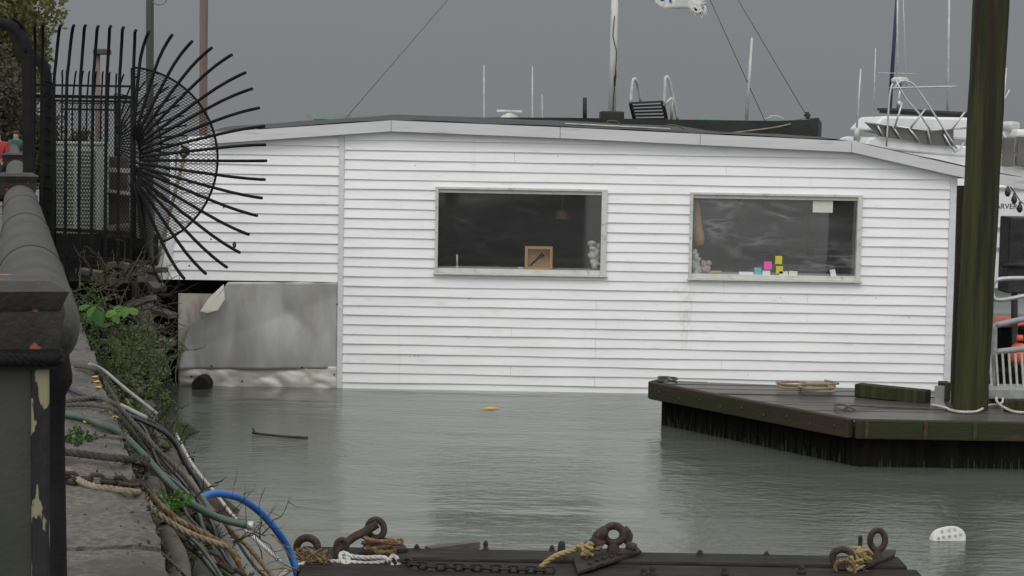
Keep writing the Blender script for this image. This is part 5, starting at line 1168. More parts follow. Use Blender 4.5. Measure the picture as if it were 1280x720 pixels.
# pipes along the bank
def bpipe(s0, s1, lat0, lat1, z0, z1, r, m_, label):
    b = MB(); pts = [Q(s0 + (s1 - s0) * k / 14, lat0 + (lat1 - lat0) * k / 14 + 0.02 * math.sin(k), z0 + (z1 - z0) * k / 14) for k in range(15)]
    b.tube(pts, r, 14); b.build('bank_pipe', m_, label=label, cat='pipe', group='pipes lying along the bank')
bpipe(6.5, 17.0, 0.80, 0.80, 0.92, 1.0, 0.07, 'conduit', 'grey pipe lying closest to the quay stones on the bank')
bpipe(6.5, 15.5, 1.02, 0.95, 0.80, 0.92, 0.075, 'conduit', 'grey pipe in the middle of the bank')
bpipe(6.8, 18.5, 1.24, 1.12, 0.60, 0.86, 0.075, 'rustpipe', 'brown rusty pipe lying outermost on the bank')
bpipe(11.5, 20, 0.98, 1.0, 1.05, 1.12, 0.065, 'rustpipe', 'brown pipe sloping up under the bright green leaves')
bpipe(6.5, 12.5, 1.40, 1.33, 0.34, 0.50, 0.06, 'conduit', 'thin grey pipe at the water side of the bank')
bpipe(6.5, 13.5, 1.12, 1.08, 0.98, 1.06, 0.035, 'conduit', 'narrow grey pipe on top of the others on the bank')
bpipe(6.5, 10.5, 0.70, 0.72, 1.28, 1.30, 0.05, 'rustpipe', 'short brown pipe against the quay stones near the bottom edge')
# bits of brush: branches
def brush(name, px, py, Y, n, L, m_, label, spread=1.0, r0=0.01, up=0.4, grp=None, seed=0):
    r = random.Random(seed); c = P(px, py, Y); b = MB()
    for k in range(n):
        d = Vector((r.gauss(0, spread), r.gauss(0, spread * 0.5), r.gauss(up, spread * 0.6))).normalized(); p = c.copy() + Vector((r.uniform(-.15, .15), r.uniform(-.15, .15), 0)); pts = [p.copy()]; rs = [r0]
        m = 6
        for q in range(m):
            d = (d + Vector((r.gauss(0, .3), r.gauss(0, .3), r.gauss(0, .3)))).normalized(); p = p + d * L / m; pts.append(p.copy()); rs.append(r0 * (1 - (q + 1) / (m + 1)))
            if r.random() < 0.5:
                e = (d + Vector((r.gauss(0, .7), r.gauss(0, .7), r.gauss(0, .7)))).normalized(); b.tube([p, p + e * L * 0.2, p + e * L * 0.33 + Vector((0, 0, r.uniform(-.04, .04)))], [r0 * .45, r0 * .3, r0 * .12], 4)
        b.tube(pts, rs, 5)
    b.build(name, m_, label=label, cat='branches', group=grp)
BG = 'dead branches tangled on the bank'
brs = [(150, 345, 19.2, 'tangled dead branches under the foot of the spiked fence'), (185, 370, 20.0, 'dead branches left of the dark house opening'), (150, 390, 18, 'dead branches behind the bright green leaves'),
       (190, 415, 18.5, 'bare branches in the dark gap beside the rusty panel'), (200, 450, 17.5, 'bare branches low in the dark gap near the waterline'), (120, 360, 18.5, 'pale dead stalks right of the pipe rail'), (170, 435, 16.5, 'tangle of twigs over the brown sloping pipe'), (215, 640, 10.5, 'dead twigs low on the bank beside the green hose')]
for i, (x_, y_, Y, lb) in enumerate(brs): brush('dead_branches', x_, y_, Y, 16, 0.42 if Y > 12 else .22, 'dry' if i in (0, 5) else 'twig', lb, 1.0, 0.011, 0.1, BG, 40 + i)
for i_, (x_, y_, Y_b, lb_) in enumerate(((190, 590, 11.2, 'dark vines tangled on the bank above the green hose bend'), (230, 690, 9.6, 'dark vines at the bottom of the bank under the brown rope'), (175, 545, 12.3, 'dark vines around the black cables'), (262, 680, 10.2, 'dark vines at the water edge below the green hose end'), (155, 480, 14.6, 'thin vines above the long white pipe'))):
    brush('dead_branches', x_, y_, Y_b, 16, 0.22 + 0.02 * (Y_b - 9), 'twig', lb_, 1.0, 0.005, 0.0, BG, 140 + i_)
brush('bare_twigs', 300, 668, 10.6, 8, 0.3, 'twig', 'thin bare twigs sticking out over the water beyond the green hose', 0.8, 0.0045, 0.5, None, 77)
brush('bare_twigs', 345, 705, 10.9, 5, 0.24, 'rustrope', 'reddish stems at the left end of the float', 0.6, 0.006, 0.6, None, 78)
# planks / roots piled in the gap
r = random.Random(14); PG = 'broken planks jumbled under the fence'
plk = [((140, 330), (205, 338), 20.6, 'broken plank lying level right under the fence'), ((100, 338), (170, 350), 20.2, 'broken plank at the foot of the fence near the rail'), ((178, 338), (200, 362), 20.4, 'grey plank end sloping down left of the siding corner'), ((130, 352), (195, 348), 19.8, 'dark plank under the sloping grey one'),
       ((150, 372), (216, 395), 20.5, 'plank slanting down to the rusty panel'), ((120, 400), (190, 372), 19.4, 'plank slanting up behind the green leaves'), ((160, 410), (214, 430), 19.6, 'plank low in the dark gap'), ((175, 380), (205, 470), 19.9, 'steep dark timber in the gap beside the house')]
for (a_, c_, Y, lb) in plk:
    b = MB(); b.bar(P(*a_, Y), P(*c_, Y - 0.3), 0.16, 0.05); b.build('broken_plank', 'plank', label=lb, cat='plank', group=PG)
# timber pier behind fence
tp = empty('timber_pier', Q(26, 1.2, 0), 'black timber staging between quay and house behind the spiked fence', 'pier')
d0, d1 = 20.7, 36; b = MB()
plg = [(20.7, 0.62), (20.7, 1.25), (24.2, 1.62), (36, 1.9), (36, 0.62)]
b.prism([Q(s_, l_, QZ - 0.2) for (s_, l_) in plg], [Q(s_, l_, QZ + 0.0) for (s_, l_) in plg]); b.build('deck', 'blackwood', tp)
for (s_, l_) in ((20.9, 0.8), (20.9, 1.15), (22.5, 1.3), (24.2, 1.5), (26.5, 1.6), (30, 1.7), (34, 1.8)):
    b = MB(); b.tube([Q(s_, l_, -1), Q(s_, l_, QZ - 0.19)], 0.13, 12); b.build('pile', 'blackwood', tp)
for z_ in (0.25, 0.7, 1.1):
    b = MB(); b.bar(Q(20.85, 0.6, z_), Q(24.3, 1.66, z_), 0.08, 0.25); b.build('cross_beam', 'blackwood', tp)

pc = empty('gap_fill_piles', (P(204, 480, 24.7).x, 24.7, 0), 'added black piles filling the dark gap beside the rusty panel', 'piles')  # piles and beams added in black to darken the gap beside the house
for (x_, dy_, top_) in ((183, 0.25, 372), (196, 0.0, 358), (209, 0.3, 352), (219, 0.55, 350)):
    b = MB(); t_ = P(x_, top_, 24.6 + dy_); b.tube([(t_.x, t_.y, -1.5), (t_.x - .01, t_.y, 0.5), t_], [0.13, 0.125, 0.11], 12); b.build('pile', 'blackwood', pc)
b = MB(); b.bar((P(150, 0, 24.4).x, 24.42, 0.55), (P(216, 0, 24.4).x, 24.42, 0.6), 0.08, 0.3); b.bar((P(150, 0, 24.4).x, 24.42, 1.1), (P(216, 0, 24.4).x, 24.42, 1.15), 0.08, 0.3); b.bar((P(150, 0, 24.4).x, 24.42, 0.05), (P(216, 0, 24.4).x, 24.42, 0.1), 0.08, 0.3); b.build('gap_fill_beam', 'blackwood', pc)
# weeds
def weed(px, py, Y, n, L, m_, label, ls=0.03, name='weed', grp='weeds growing on the bank', seed=0, sp_=0.5):
    r = random.Random(seed); c = P(px, py, Y); b = MB()
    b.blob((c.x, c.y, c.z - 0.07 * L), (0.2 * L, 0.3 * L, 0.10 * L), 10, 0.2, r)
    for k in range(n):
        p = c + Vector((r.uniform(-.5, .5) * L, r.uniform(-.9, .9) * L, r.uniform(-.1, .0) * L)); d = Vector((r.gauss(0.1, sp_), r.gauss(-.1, sp_ * .6), 1)).normalized(); m = 7; pts = [p.copy()]
        for q in range(m):
            d = (d + Vector((r.gauss(0, .16), r.gauss(0, .16), -0.05))).normalized(); p = p + d * L / m * r.uniform(.7, 1.1); pts.append(p.copy())
            for w2 in range(4):
                e = Vector((r.gauss(0, 1), r.gauss(0, 1), r.gauss(0.3, .6))).normalized(); s_ = e.orthogonal().normalized(); l2 = ls * r.uniform(.6, 1.3)
                b.add([p, p + e * l2 * .5 + s_ * l2 * .28, p + e * l2, p + e * l2 * .5 - s_ * l2 * .28], [[0, 1, 2, 3]])
        b.tube(pts, 0.003, 4)
    b.build(name, m_, label=label, cat='weed', group=grp)
ws = [(128, 425, 15.5, 14, .32, 'leafy weed tuft just right of the pipe rail end'), (148, 435, 15.5, 18, .35, 'dense weed clump between the pipe and the bright leaves'), (150, 470, 14.5, 22, .35, 'dense weed clump above the white pipe'),
      (172, 460, 15, 18, .35, 'feathery weed clump on the brown sloping pipe'), (185, 490, 14.5, 16, .34, 'feathery weeds near the end of the white pipe'), (160, 500, 13.5, 14, .25, 'low weeds under the white pipe'), (195, 525, 13.5, 10, .25, 'sparse weeds where the white pipe ends'),
      (118, 385, 17, 10, .3, 'weeds along the stone edge behind the rail'), (110, 400, 16, 9, .25, 'weeds squeezed beside the pipe rail'), (208, 555, 12.5, 10, .2, 'thin weeds at the outer edge of the bank'), (160, 530, 12, 8, .14, 'small weeds by the grey ropes')]
for i, (x_, y_, Y, n, L, lb) in enumerate(ws): weed(x_, y_, Y, n, L, 'weed', lb, 0.026, seed=60 + i)
weed(204, 640, 9.6, 16, 0.13, 'bright', 'bright green tuft on the coping edge below the chain', 0.022, seed=90)
weed(90, 558, 10.0, 18, 0.11, 'weed', 'green tuft growing on the coping against the post', 0.022, seed=91)
weed(207, 712, 8.9, 14, 0.14, 'weed', 'green tuft at the bottom of the bank beside the coping', 0.025, seed=92)
weed(95, 528 + 28, 9.6, 5, 0.05, 'weed', 'tiny weed in the coping joint', 0.015, seed=93)
# broad bright leaves
b = MB(); r = random.Random(15)
c0 = P(120, 400, 15.5)
for (x_, y_, s_) in ((104, 383, .10), (113, 388, .12), (124, 396, .13), (138, 391, .11), (148, 387, .11), (156, 389, .10), (167, 388, .11), (134, 405, .12), (118, 402, .09), (145, 398, .08), (128, 386, .09), (110, 395, .09)):
    q = P(x_, y_, 15.3 + r.uniform(-.2, .2)); e = Vector((r.gauss(0.5, .5), r.gauss(-.5, .3), r.gauss(-0.3, .3))).normalized(); n2 = Vector((r.gauss(0, .3), -0.7, 0.8)).normalized(); s2 = e.cross(n2).normalized(); nn_ = s2.cross(e)
    pts = [(0, 0), (.12, .34), (.45, .42), (.8, .22), (1.05, 0), (.8, -.22), (.45, -.42), (.12, -.34)]
    b.add([q + e * s_ * (u - .4) + s2 * s_ * v - nn_ * s_ * 0.25 * abs(v) for (u, v) in pts] + [q - e * s_ * .35, q + e * s_ * .6], [[0, 1, 2, 3, 4], [4, 5, 6, 7, 0]])
    b.tube(smooth_path([c0, (c0 + q) / 2 + Vector((0, 0, .03)), q - e * s_ * .4], .05), 0.004, 4)
b.build('broadleaf_plant', 'bright', label='plant with broad bright green leaves beside the pipe rail', cat='plant')
b = MB(); r = random.Random(55)
for k in range(5200):
    s_ = 5.5 + 16 * r.random() ** 1.3; t = r.random(); p = Q(s_, EDGE - 0.02 + 1.25 * t, 1.06 - 1.25 * t ** 1.1 + r.uniform(-0.03, 0.1))
    ee = Vector((r.gauss(0, 1), r.gauss(0, 1), r.gauss(0, .5))).normalized(); s2 = ee.orthogonal().normalized(); l2 = 0.045 * r.uniform(.5, 1.5)
    b.add([p, p + ee * l2 * .5 + s2 * l2 * .3, p + ee * l2, p + ee * l2 * .5 - s2 * l2 * .3], [[0, 1, 2, 3]])
b.build('ground_cover', leafmat('litter', (0.022, 0.024, 0.010), (0.06, 0.055, 0.03)), kind='stuff', label='dark leaf litter and moss covering the bank', cat='ground cover')
b = MB()
for k in range(1500):
    s_ = 5.5 + 14 * r.random(); w_ = r.random() ** 3 * 0.3; p = Q(s_, EDGE + 0.02 - w_, QZ + 0.004)
    if r.random() < 0.75: p = Q(s_, EDGE + r.uniform(-0.01, 0.04), QZ - r.uniform(0, .16))
    ee = Vector((r.gauss(0, 1), r.gauss(0, 1), r.gauss(0.3, .3))).normalized(); s2 = ee.orthogonal().normalized(); l2 = 0.02 * r.uniform(.5, 1.5)
    b.add([p, p + ee * l2 * .5 + s2 * l2 * .3, p + ee * l2, p + ee * l2 * .5 - s2 * l2 * .3], [[0, 1, 2, 3]])
b.build('edge_moss', leafmat('moss', (0.03, 0.04, 0.012), (0.07, 0.07, 0.03)), kind='stuff', label='moss and litter along the quay edge', cat='moss')
# moss spots on the edge (yellow lichen)
b = MB()
for (x_, y_) in ((119, 471), (121, 477), (123, 484), (128, 497), (131, 500), (133, 503), (145, 521), (108, 527), (145, 571)): b.blob(PZ(x_, y_, QZ + 0.004), (0.022, 0.03, 0.006), 8, 0.5)
b.build('fallen_leaves', 'yellow', label='yellow leaf scraps scattered along the coping edge', cat='leaves', kind='stuff')

# ================================================================ SPIKED FENCE
YF = 19.5
def FQ(px, py, dy=0): return P(px, py, YF + dy)
fn = empty('spiked_fence', (FQ(110, 350).x, YF, QZ), 'black iron fence with a large radiating fan of spikes and mesh, nearest the camera', 'fence', 'fan ended spiked fences')
tops_ = [44.4, 54.7, 76, 92.5, 107, 123, 138.5, 154.5, 170]; bots = [43, 52, 67, 83, 100, 116, 133, 149, 166]; ytop = [30, 30, 32, 32, 32, 33, 33, 34.5, 38]
for xt, xb_, yt in zip(tops_, bots, ytop):
    b = MB(); top = FQ(xt, yt, -0.25)
    pts = smooth_path([FQ(xb_ - 2, 348), FQ(xb_, 125), FQ(xb_ + (xt - xb_) * .3, 80), FQ(xb_ + (xt - xb_) * .62, 50, -0.06), FQ(xt - 1.5, yt + 3, -0.2), top], 0.12)
    b.tube(pts, 0.017, 6); b.build('picket', 'iron', fn)
for (x0_, y0_, x1_, y1_) in ((36, 106, 163, 108), (40, 120, 166, 122), (36, 285, 170, 292), (36, 320, 176, 326)):
    b = MB(); b.bar(FQ(x0_, y0_, 0.03), FQ(x1_, y1_, 0.03), 0.03, 0.022 if y0_ < 110 else 0.035); b.build('rail', 'iron', fn)
# fan
C0 = (158, 198); RR = 114.0
HUB = (166, 200)
tips = [(186, 40), (215, 44), (240, 52), (264.5, 60), (289.5, 68.6), (306.5, 91), (315, 111), (323.6, 135), (330, 158), (331, 181), (332.5, 201), (330.6, 224.5), (327, 247.5), (321, 269.5), (310.6, 293), (299.4, 315.5), (283.3, 334), (257, 342), (230, 348), (200, 352)]
for (tx, ty) in tips:
    dx, dy = tx - HUB[0], ty - HUB[1]; L = math.hypot(dx, dy); ux_, uy_ = dx / L, dy / L
    rx, ry = HUB[0] + ux_ * 8 , HUB[1] + uy_ * 30
    # perpendicular, turning clockwise for upper ones and the other way for lower ones
    bend = -(5.5 if uy_ < 0 else -4.5) * (abs(uy_) ** 0.5)
    pxx, pyy = -uy_, ux_
    mid = lambda t, k: FQ(rx + (tx - rx) * t + pxx * bend * k, ry + (ty - ry) * t + pyy * bend * k, -0.05 - 0.0 * t)
    pts = smooth_path([mid(0, 0), mid(0.4, 0.7), mid(0.75, 1.0), mid(0.93, 0.45), FQ(tx, ty, -0.18)], 0.12)
    b = MB(); b.tube(pts, 0.0175, 6); b.build('spike', 'iron', fn)
b = MB(); a0, a1 = 86, -68
arc = [FQ(C0[0] + RR * math.cos(R(a0 + (a1 - a0) * k / 40)), C0[1] - RR * math.sin(R(a0 + (a1 - a0) * k / 40)), -0.02) for k in range(41)]; b.tube(arc, 0.013, 6); b.build('fan_rim', 'iron', fn)
# expanded mesh: crossing thin strands clipped to the half disc
b = MB(); cw = FQ(*C0, -0.02); rw = RR / F * YF
def seg_circle(p0, d, xmin):
    # line p0+t d inside circle r=rw and x>xmin
    bq = p0[0] * d[0] + p0[1] * d[1]; cq = p0[0] ** 2 + p0[1] ** 2 - rw * rw; D_ = bq * bq - cq
    if D_ <= 0: return None
    t0, t1 = -bq - math.sqrt(D_), -bq + math.sqrt(D_)
    tx_ = (xmin - p0[0]) / d[0]
    if d[0] > 0: t0 = max(t0, tx_)
    else: t1 = min(t1, tx_)
    return (t0, t1) if t1 - t0 > 0.02 else None
for sgn in (1, -1):
    d = (math.cos(R(30)), sgn * math.sin(R(30))); nrm = (-d[1], d[0]); k = -rw
    while k < rw:
        sg = seg_circle((nrm[0] * k, nrm[1] * k), d, 0.06)
        if sg:
            a_ = cw + Vector((nrm[0] * k + d[0] * sg[0], 0, nrm[1] * k + d[1] * sg[0])); c_ = cw + Vector((nrm[0] * k + d[0] * sg[1], 0, nrm[1] * k + d[1] * sg[1]))
            b.bar(a_, c_, 0.005, 0.0055, up=(0, 1, 0))
        k += 0.026
b.build('fan_mesh', 'iron', fn)
b = MB(); b.tube([FQ(168, 350, 0), FQ(166, 85, 0)], 0.024, 8); b.tube([FQ(185, 330, 0.03), FQ(172, 210, 0.03)], 0.02, 8); b.build('end_post', 'iron', fn)
b = MB(); b.blob(FQ(293, 306, -0.1), (0.02, 0.02, 0.035), 8); b.build('spike_clip', 'rust', fn)
f2 = copy_tree(fn, (-3.6, 16.5, 0)); f2['label'] = 'smaller looking second fan ended iron fence seen through the nearer one'
# mesh-backed lower panel (chain link look) of the second line: dark netting roll
# heavy gate posts with curved arms
def armpost(pxs, r_, label, Y):
    b = MB(); pts = smooth_path([P(x_, y_, Y) for (x_, y_, *_) in pxs], 0.1)
    m = len(pts); b.tube(pts, [r_ * (1 - 0.0 * k / m) for k in range(m)], 10); return b
gp = empty('gate_post', P(35, 330, 19.0), 'massive black iron gate post with a drooping curved arm at the far left', 'post')
b = MB(); b.bar(P(38, 345, 19), P(34, 60, 19), 0.10, 0.10); b.build('shaft', 'iron', gp, bevel=0.01)
b = MB(); b.tube(smooth_path([P(34, 66, 19), P(31, 52, 19), P(22, 38, 19), P(10, 31, 19), P(-8, 29, 19), P(-30, 34, 19)], 0.08), [0.075] * 0 or 0.055, 10); b.build('arm', 'iron', gp)
b = MB()
pl_ = [(2, 30), (20, 36), (30, 50), (32, 84), (24, 76), (14, 64), (16, 52), (8, 40)]; v1 = [P(x_, y_, 18.97) for (x_, y_) in pl_]; b.prism(v1, [v_ + Vector((0, 0.06, 0)) for v_ in v1]); b.build('bracket_scroll', 'iron', gp)
b = MB(); b.tube(smooth_path([P(33, 50, 19), P(30, 36, 19), P(22, 27, 18.9), P(13, 22.5, 18.8)], 0.08), [0.02] * 0 or 0.018, 8); b.build('horn', 'iron', gp)
gp2 = empty('curled_post', P(55, 330, 20), 'black iron post with wire curled round its bent top behind the left pickets', 'post')
b = MB(); b.tube(smooth_path([P(58, 345, 20), P(57, 180, 20), P(58, 110, 20), P(56, 88, 20), P(50, 76, 20), P(42, 70, 20)], 0.1), 0.06, 10); b.build('shaft', 'iron', gp2)
b = MB(); pts = []
for k in range(90):
    t = k / 89; q = P(59 + 3 * t * 0, 90 + t * 230, 20) ; pts.append(q + Vector((math.cos(k * 1.1) * 0.07, math.sin(k * 1.1) * 0.07, 0)))
b.tube(pts, 0.006, 4); b.build('curled_wire', 'iron', gp2)
# wire screen behind the pickets
b = MB(); x0w, x1w = P(68, 200, 20.9).x, P(165, 200, 20.9).x; z0w, z1w = QZ + 0.001, P(100, 126, 20.9).z
for sgn in (1, -1):
    k = -3.0
    while k < 3.5:
        # line z = z0 + sgn*1.6*(x - x0) + k clipped
        pts = []
        for (x_) in (x0w, x1w):
            pts.append((x_, z0w + sgn * 1.7 * (x_ - x0w) + k))
        (xa_, za), (xb2, zb2) = pts
        def cut(za, zb2):
            t0, t1 = 0.0, 1.0
            for lim, s_ in ((z0w, 1), (z1w, -1)):
                fa, fb = s_ * (za - lim), s_ * (zb2 - lim)
                if fa < 0 and fb < 0: return None
                if fa < 0: t0 = max(t0, fa / (fa - fb))
                if fb < 0: t1 = min(t1, fa / (fa - fb))
            return (t0, t1) if t1 > t0 else None
        cc = cut(za, zb2)
        if cc:
            f_ = lambda t: Vector((xa_ + (xb2 - xa_) * t, 20.9, za + (zb2 - za) * t)); b.bar(f_(cc[0]), f_(cc[1]), 0.005, 0.006, up=(0, 1, 0))
        k += 0.055
b.tube([(x0w, 20.9, z1w), (x1w, 20.9, z1w)], 0.015, 6); b.tube([(x0w, 20.9, z0w - .1), (x0w, 20.9, z1w)], 0.02, 6); b.tube([(x1w, 20.9, z0w - .1), (x1w, 20.9, z1w)], 0.02, 6)
b.build('wire_screen', 'iron', label='dark diamond wire screen just behind the upright pickets', cat='screen')
# cabinet
cbx = empty('steel_cabinet', P(101, 290, 22), 'pale green perforated steel cabinet behind the pickets', 'cabinet')
a_, c_ = P(73, 290, 22), P(130, 181, 22); b = MB(); b.box((a_.x, 21.7, a_.z), (c_.x, 22.3, c_.z)); b.build('body', 'cabinet', cbx, bevel=0.015)
for (u0, u1) in ((0.06, 0.46), (0.54, 0.94)):
    b = MB(); xx0 = a_.x + (c_.x - a_.x) * u0; xx1 = a_.x + (c_.x - a_.x) * u1
    for k in range(22):
        z_ = a_.z + 0.05 + k * (c_.z - a_.z - 0.1) / 22; b.box((xx0, 21.69, z_), (xx1, 21.705, z_ + 0.018))
    b.build('louvre', 'conduit', cbx)
b = MB(); b.box((a_.x - .02, 21.68, c_.z), (c_.x + .02, 22.32, c_.z + 0.03)); b.build('lid', 'cabinet', cbx, bevel=0.005)
b = MB(); b.box((a_.x - 0.1, 21.7, QZ - .02), (c_.x + .02, 22.4, a_.z - 0.001)); b.build('cabinet_plinth', 'iron', label='black plinth under the pale green cabinet', cat='plinth')
# clutter right of cabinet
def cbox(name, p0, p1, Y, dep, m_, label, cat, floor=None):
    a_, c_ = P(*p0, Y), P(*p1, Y); b = MB(); b.box((a_.x, Y, a_.z if floor is None else floor), (c_.x, Y + dep, c_.z)); return b.build(name, m_, label=label, cat=cat, bevel=0.01)
cbox('brown_crate', (134, 290), (164, 238), 22.2, 0.4, 'rustpipe', 'brown wooden crate right of the pale green cabinet', 'crate', QZ + 0.001)
cbox('brown_board', (134, 236), (160, 196), 22.3, 0.05, 'rustpipe', 'brown board standing behind the brown crate', 'board', QZ + 0.001)
b = MB(); b.bar(P(132, 212, 22.1), P(168, 214, 22.1), 0.05, 0.05); b.bar(P(132, 238, 22.1), P(168, 243, 22.1), 0.1, 0.03); b.tube([P(164, 245, 22.1), P(164, 330, 22.1)], 0.02, 6); b.tube([P(134, 212, 22.1), P(134, 330, 22.1)], 0.02, 6); b.build('trestle', 'dimalu', label='grey metal trestle frame in front of the brown board', cat='trestle')
b = MB(); b.tube([P(130, 292, 21.4), P(172, 288, 21.4)], 0.09, 12); b.build('rolled_mat', 'rustpipe', label='brown rolled mat lying below the crate behind the fence', cat='roll')
cbox('dark_bin', (168, 300), (184, 240), 22.6, 0.5, 'tarp', 'dark bin behind the hub of the spike fan', 'bin', QZ + 0.001)
cbox('dark_pallet', (130, 330), (180, 298), 21.8, 0.9, 'blackwood', 'dark stacked timber under the brown rolled mat', 'timber stack', QZ + 0.001)
# rope bound bamboo pole leaning in front of house corner
b = MB(); b.tube([P(233, 185, 22.5), P(219, 240, 22.5), P(203, 302, 22.5), P(196, 330, 22.5)], 0.022, 8); b.build('leaning_pole', 'tanrope', label='thin tan pole leaning at the left corner of the house', cat='pole')
b = MB(); b.rope([P(226, 182, 22.4), P(236, 188, 22.4), P(230, 196, 22.4), P(226, 190, 22.4), P(234, 184, 22.4)], 0.02); b.build('pole_lashing', 'darkrope', label='dark lashing at the top of the leaning pole', cat='rope')

# poles
def pole(p0, p1, Y, r_, m_, label, name='utility_pole', cat='pole', z0=None):
    a_, c_ = P(*p0, Y), P(*p1, Y); d = (c_ - a_).normalized(); a_ = a_ - d * ((a_.z - z0) / d.z) if z0 is not None else a_
    b = MB(); m = 12; pts = [a_.lerp(c_, k / m) for k in range(m + 1)]; b.tube(pts, [r_ * (1 + 0.02 * math.sin(k * 2)) for k in range(m + 1)], 14); return b.build(name, m_, label=label, cat=cat)
pole((187, 320), (187.5, -60), 21.2, 0.042, 'darkpole', 'slim dark pole rising behind the spike fan', z0=-0.8)
pole((254, 180), (255, -60), 34, 0.072, 'brownpole', 'brown timber pole standing behind the left roof slope', z0=-0.8)
ropething('wire_loop', [P(190, 2, 21.1), P(197, 6, 21.1), P(205, 4, 21.1), P(210, -4, 21.1), P(208, -20, 21.1), P(190, -30, 21.2)], 0.005, 'wire', 'thin wire loop at the top of the slim dark pole', 'wire', None, False)
lp = empty('lamp_post', P(124, 330, 40), 'slim lamp post with flat square head seen through the pickets', 'lamp post'); lp.location.z = QZ; lp['wl'] = tuple(lp.location)
b = MB(); b.tube([(P(121.5, 200, 40).x, 40, QZ), P(122.5, 67, 40)], 0.045, 10); b.build('pole', 'brownpole', lp)
b = MB(); a_, c_ = P(118.5, 68, 40), P(137, 61.5, 40); b.box((a_.x, 39.8, a_.z), (c_.x, 40.2, c_.z)); b.build('lamp_head', 'darkpole', lp, bevel=0.02)

# ================================================================ TREES AND PEOPLE
def tree(px, py, Y, rad_px, n, leaf, m_, label, seed, ground=QZ):
    r = random.Random(seed); c = P(px, py, Y); rad = rad_px / F * Y; base = Vector((c.x, Y, ground - 0.05))
    e = empty('tree', base, label, 'tree', 'trees beyond the fence')
    b = MB(); b.tube(smooth_path([base, base + Vector((.1, 0, (c.z - ground) * .4)), Vector((c.x, Y, c.z - rad * .3)), c + Vector((0, 0, rad * .3))], .5), 0.22, 10)
    lobes = []
    for k in range(26):
        d = Vector((r.gauss(0, 1), r.gauss(0, 1), r.gauss(0, 1))).normalized(); q = c + d * rad * r.uniform(.35, .8); lobes.append((q, rad * r.uniform(.2, .42)))
        b.tube([c - Vector((0, 0, rad * .4)), c.lerp(q, .5), q], [0.09, 0.05, 0.02], 5)
    b.build('trunk', 'twig', e)
    b = MB()
    for k in range(n):
        q, lr = r.choice(lobes); d = Vector((r.gauss(0, 1), r.gauss(0, 1), r.gauss(0, 1))).normalized(); p = q + d * lr * (r.random() ** 0.4)
        ee = Vector((r.gauss(0, 1), r.gauss(0, 1), r.gauss(0, 1))).normalized(); s_ = ee.orthogonal().normalized(); l2 = leaf * r.uniform(.6, 1.4)
        b.add([p, p + ee * l2 * .5 + s_ * l2 * .3, p + ee * l2, p + ee * l2 * .5 - s_ * l2 * .3], [[0, 1, 2, 3]])
    b.build('crown', m_, e)
tree(-66, 40, 60, 150, 42000, 0.17, 'leaf', 'olive green tree filling the top left corner', 1)
tree(-40, 130, 52, 105, 16000, 0.14, 'leafdark', 'dark brownish tree below the olive one at the left edge', 2)
tree(70, 190, 66, 55, 6000, 0.15, 'leafdark', 'low dark bush seen between the pickets', 3)

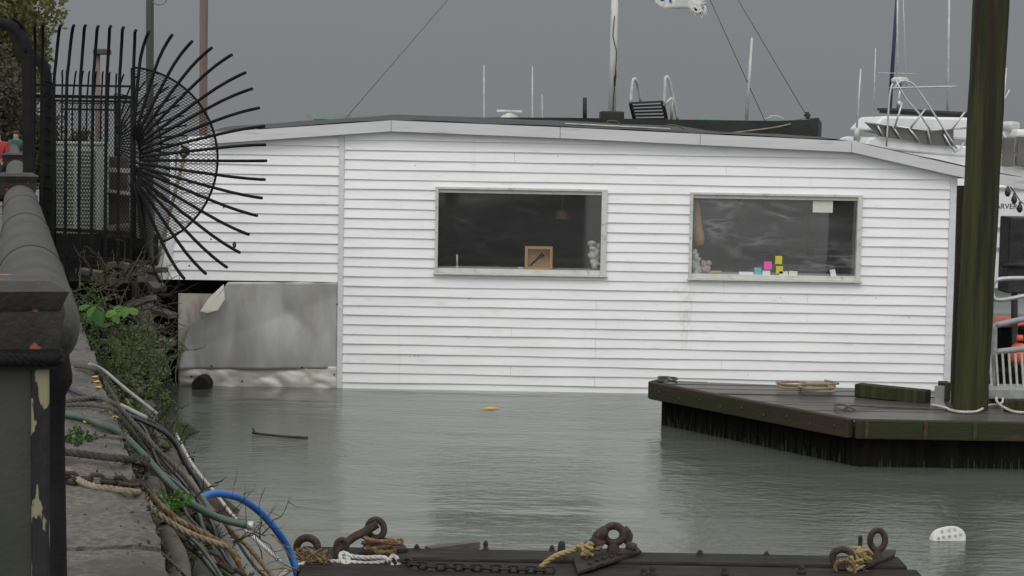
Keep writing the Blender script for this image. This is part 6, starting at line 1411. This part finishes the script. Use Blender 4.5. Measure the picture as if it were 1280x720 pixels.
def person(px, Y, top_py, coat, label, seed, lean=0.0):
    r = random.Random(seed); head = P(px, top_py, Y); H = head.z - QZ; s_ = H / 1.75; bx0 = Vector((head.x, Y, QZ))
    e = empty('person', bx0, label, 'person')
    J = {'pel': (0, 0, .95), 'wai': (0, 0, 1.12), 'che': (0, 0, 1.36), 'nk': (0, 0, 1.5), 'hd': (0.0, -.01, 1.6), 'ht': (0, 0, 1.72),
         'ls': (-.19, 0, 1.42), 'le': (-.25, -.03, 1.14), 'lh': (-.2, -.2, .95), 'lf': (-.19, -.26, .90), 'rs': (.19, 0, 1.42), 're': (.25, -.03, 1.14), 'rh': (.18, -.2, 1.0), 'rf': (.16, -.27, .97),
         'lhip': (-.1, 0, .9), 'lk': (-.11, -.03, .5), 'la': (-.11, .03, .09), 'lt': (-.12, -.13, .03), 'rhip': (.1, 0, .9), 'rk': (.11, -.03, .5), 'ra': (.11, .03, .09), 'rt': (.12, -.13, .03)}
    Rr = {'pel': .15, 'wai': .14, 'che': .17, 'nk': .055, 'hd': .09, 'ht': .06, 'ls': .075, 'le': .05, 'lh': .035, 'lf': .028, 'rs': .075, 're': .05, 'rh': .035, 'rf': .028, 'lhip': .1, 'lk': .065, 'la': .045, 'lt': .04, 'rhip': .1, 'rk': .065, 'ra': .045, 'rt': .04}
    Ed = [('pel', 'wai'), ('wai', 'che'), ('che', 'nk'), ('nk', 'hd'), ('hd', 'ht'), ('che', 'ls'), ('ls', 'le'), ('le', 'lh'), ('lh', 'lf'), ('che', 'rs'), ('rs', 're'), ('re', 'rh'), ('rh', 'rf'), ('pel', 'lhip'), ('lhip', 'lk'), ('lk', 'la'), ('la', 'lt'), ('pel', 'rhip'), ('rhip', 'rk'), ('rk', 'ra'), ('ra', 'rt')]
    def skin(name, keys, grow, m_):
        ks = [k for k in J if k in keys]; me = bpy.data.meshes.new(name); me.from_pydata([Vector(J[k]) * s_ for k in ks], [(ks.index(a), ks.index(c)) for (a, c) in Ed if a in keys and c in keys], [])
        o = bpy.data.objects.new(name, me); col.objects.link(o); o.parent = e; me.materials.append(M[m_])
        md = o.modifiers.new('skin', 'SKIN'); me.update()
        lay = me.skin_vertices[0] if me.skin_vertices else None
        if lay is None:
            bm = bmesh.new(); bm.from_mesh(me); bm.verts.layers.skin.verify(); bm.to_mesh(me); bm.free(); lay = me.skin_vertices[0]
        for i, k in enumerate(ks): lay.data[i].radius = (Rr[k] * grow * s_,) * 2; lay.data[i].use_root = (i == 0)
        o.modifiers.new('sub', 'SUBSURF').levels = 2; o.modifiers['sub'].render_levels = 2; return o
    skin('body', list(J), 1.0, 'skin'); skin('coat', ['pel', 'wai', 'che', 'nk', 'ls', 'le', 'lh', 'rs', 're', 'rh', 'lhip', 'rhip'], 1.25, coat); skin('trousers', ['pel', 'lhip', 'lk', 'la', 'rhip', 'rk', 'ra'], 1.18, 'darkcloth')
    b = MB(); b.blob((bx0.x, Y + 0.03 * s_, QZ + 1.69 * s_), (.10 * s_, .105 * s_, .085 * s_), 14); b.build('hair', 'hair', e)
person(20, 48, 164, 'teal', 'person in a dark green coat standing beyond the quay railing', 1)
person(-3, 38, 163, 'red', 'person in a red coat at the left edge of the picture', 2)
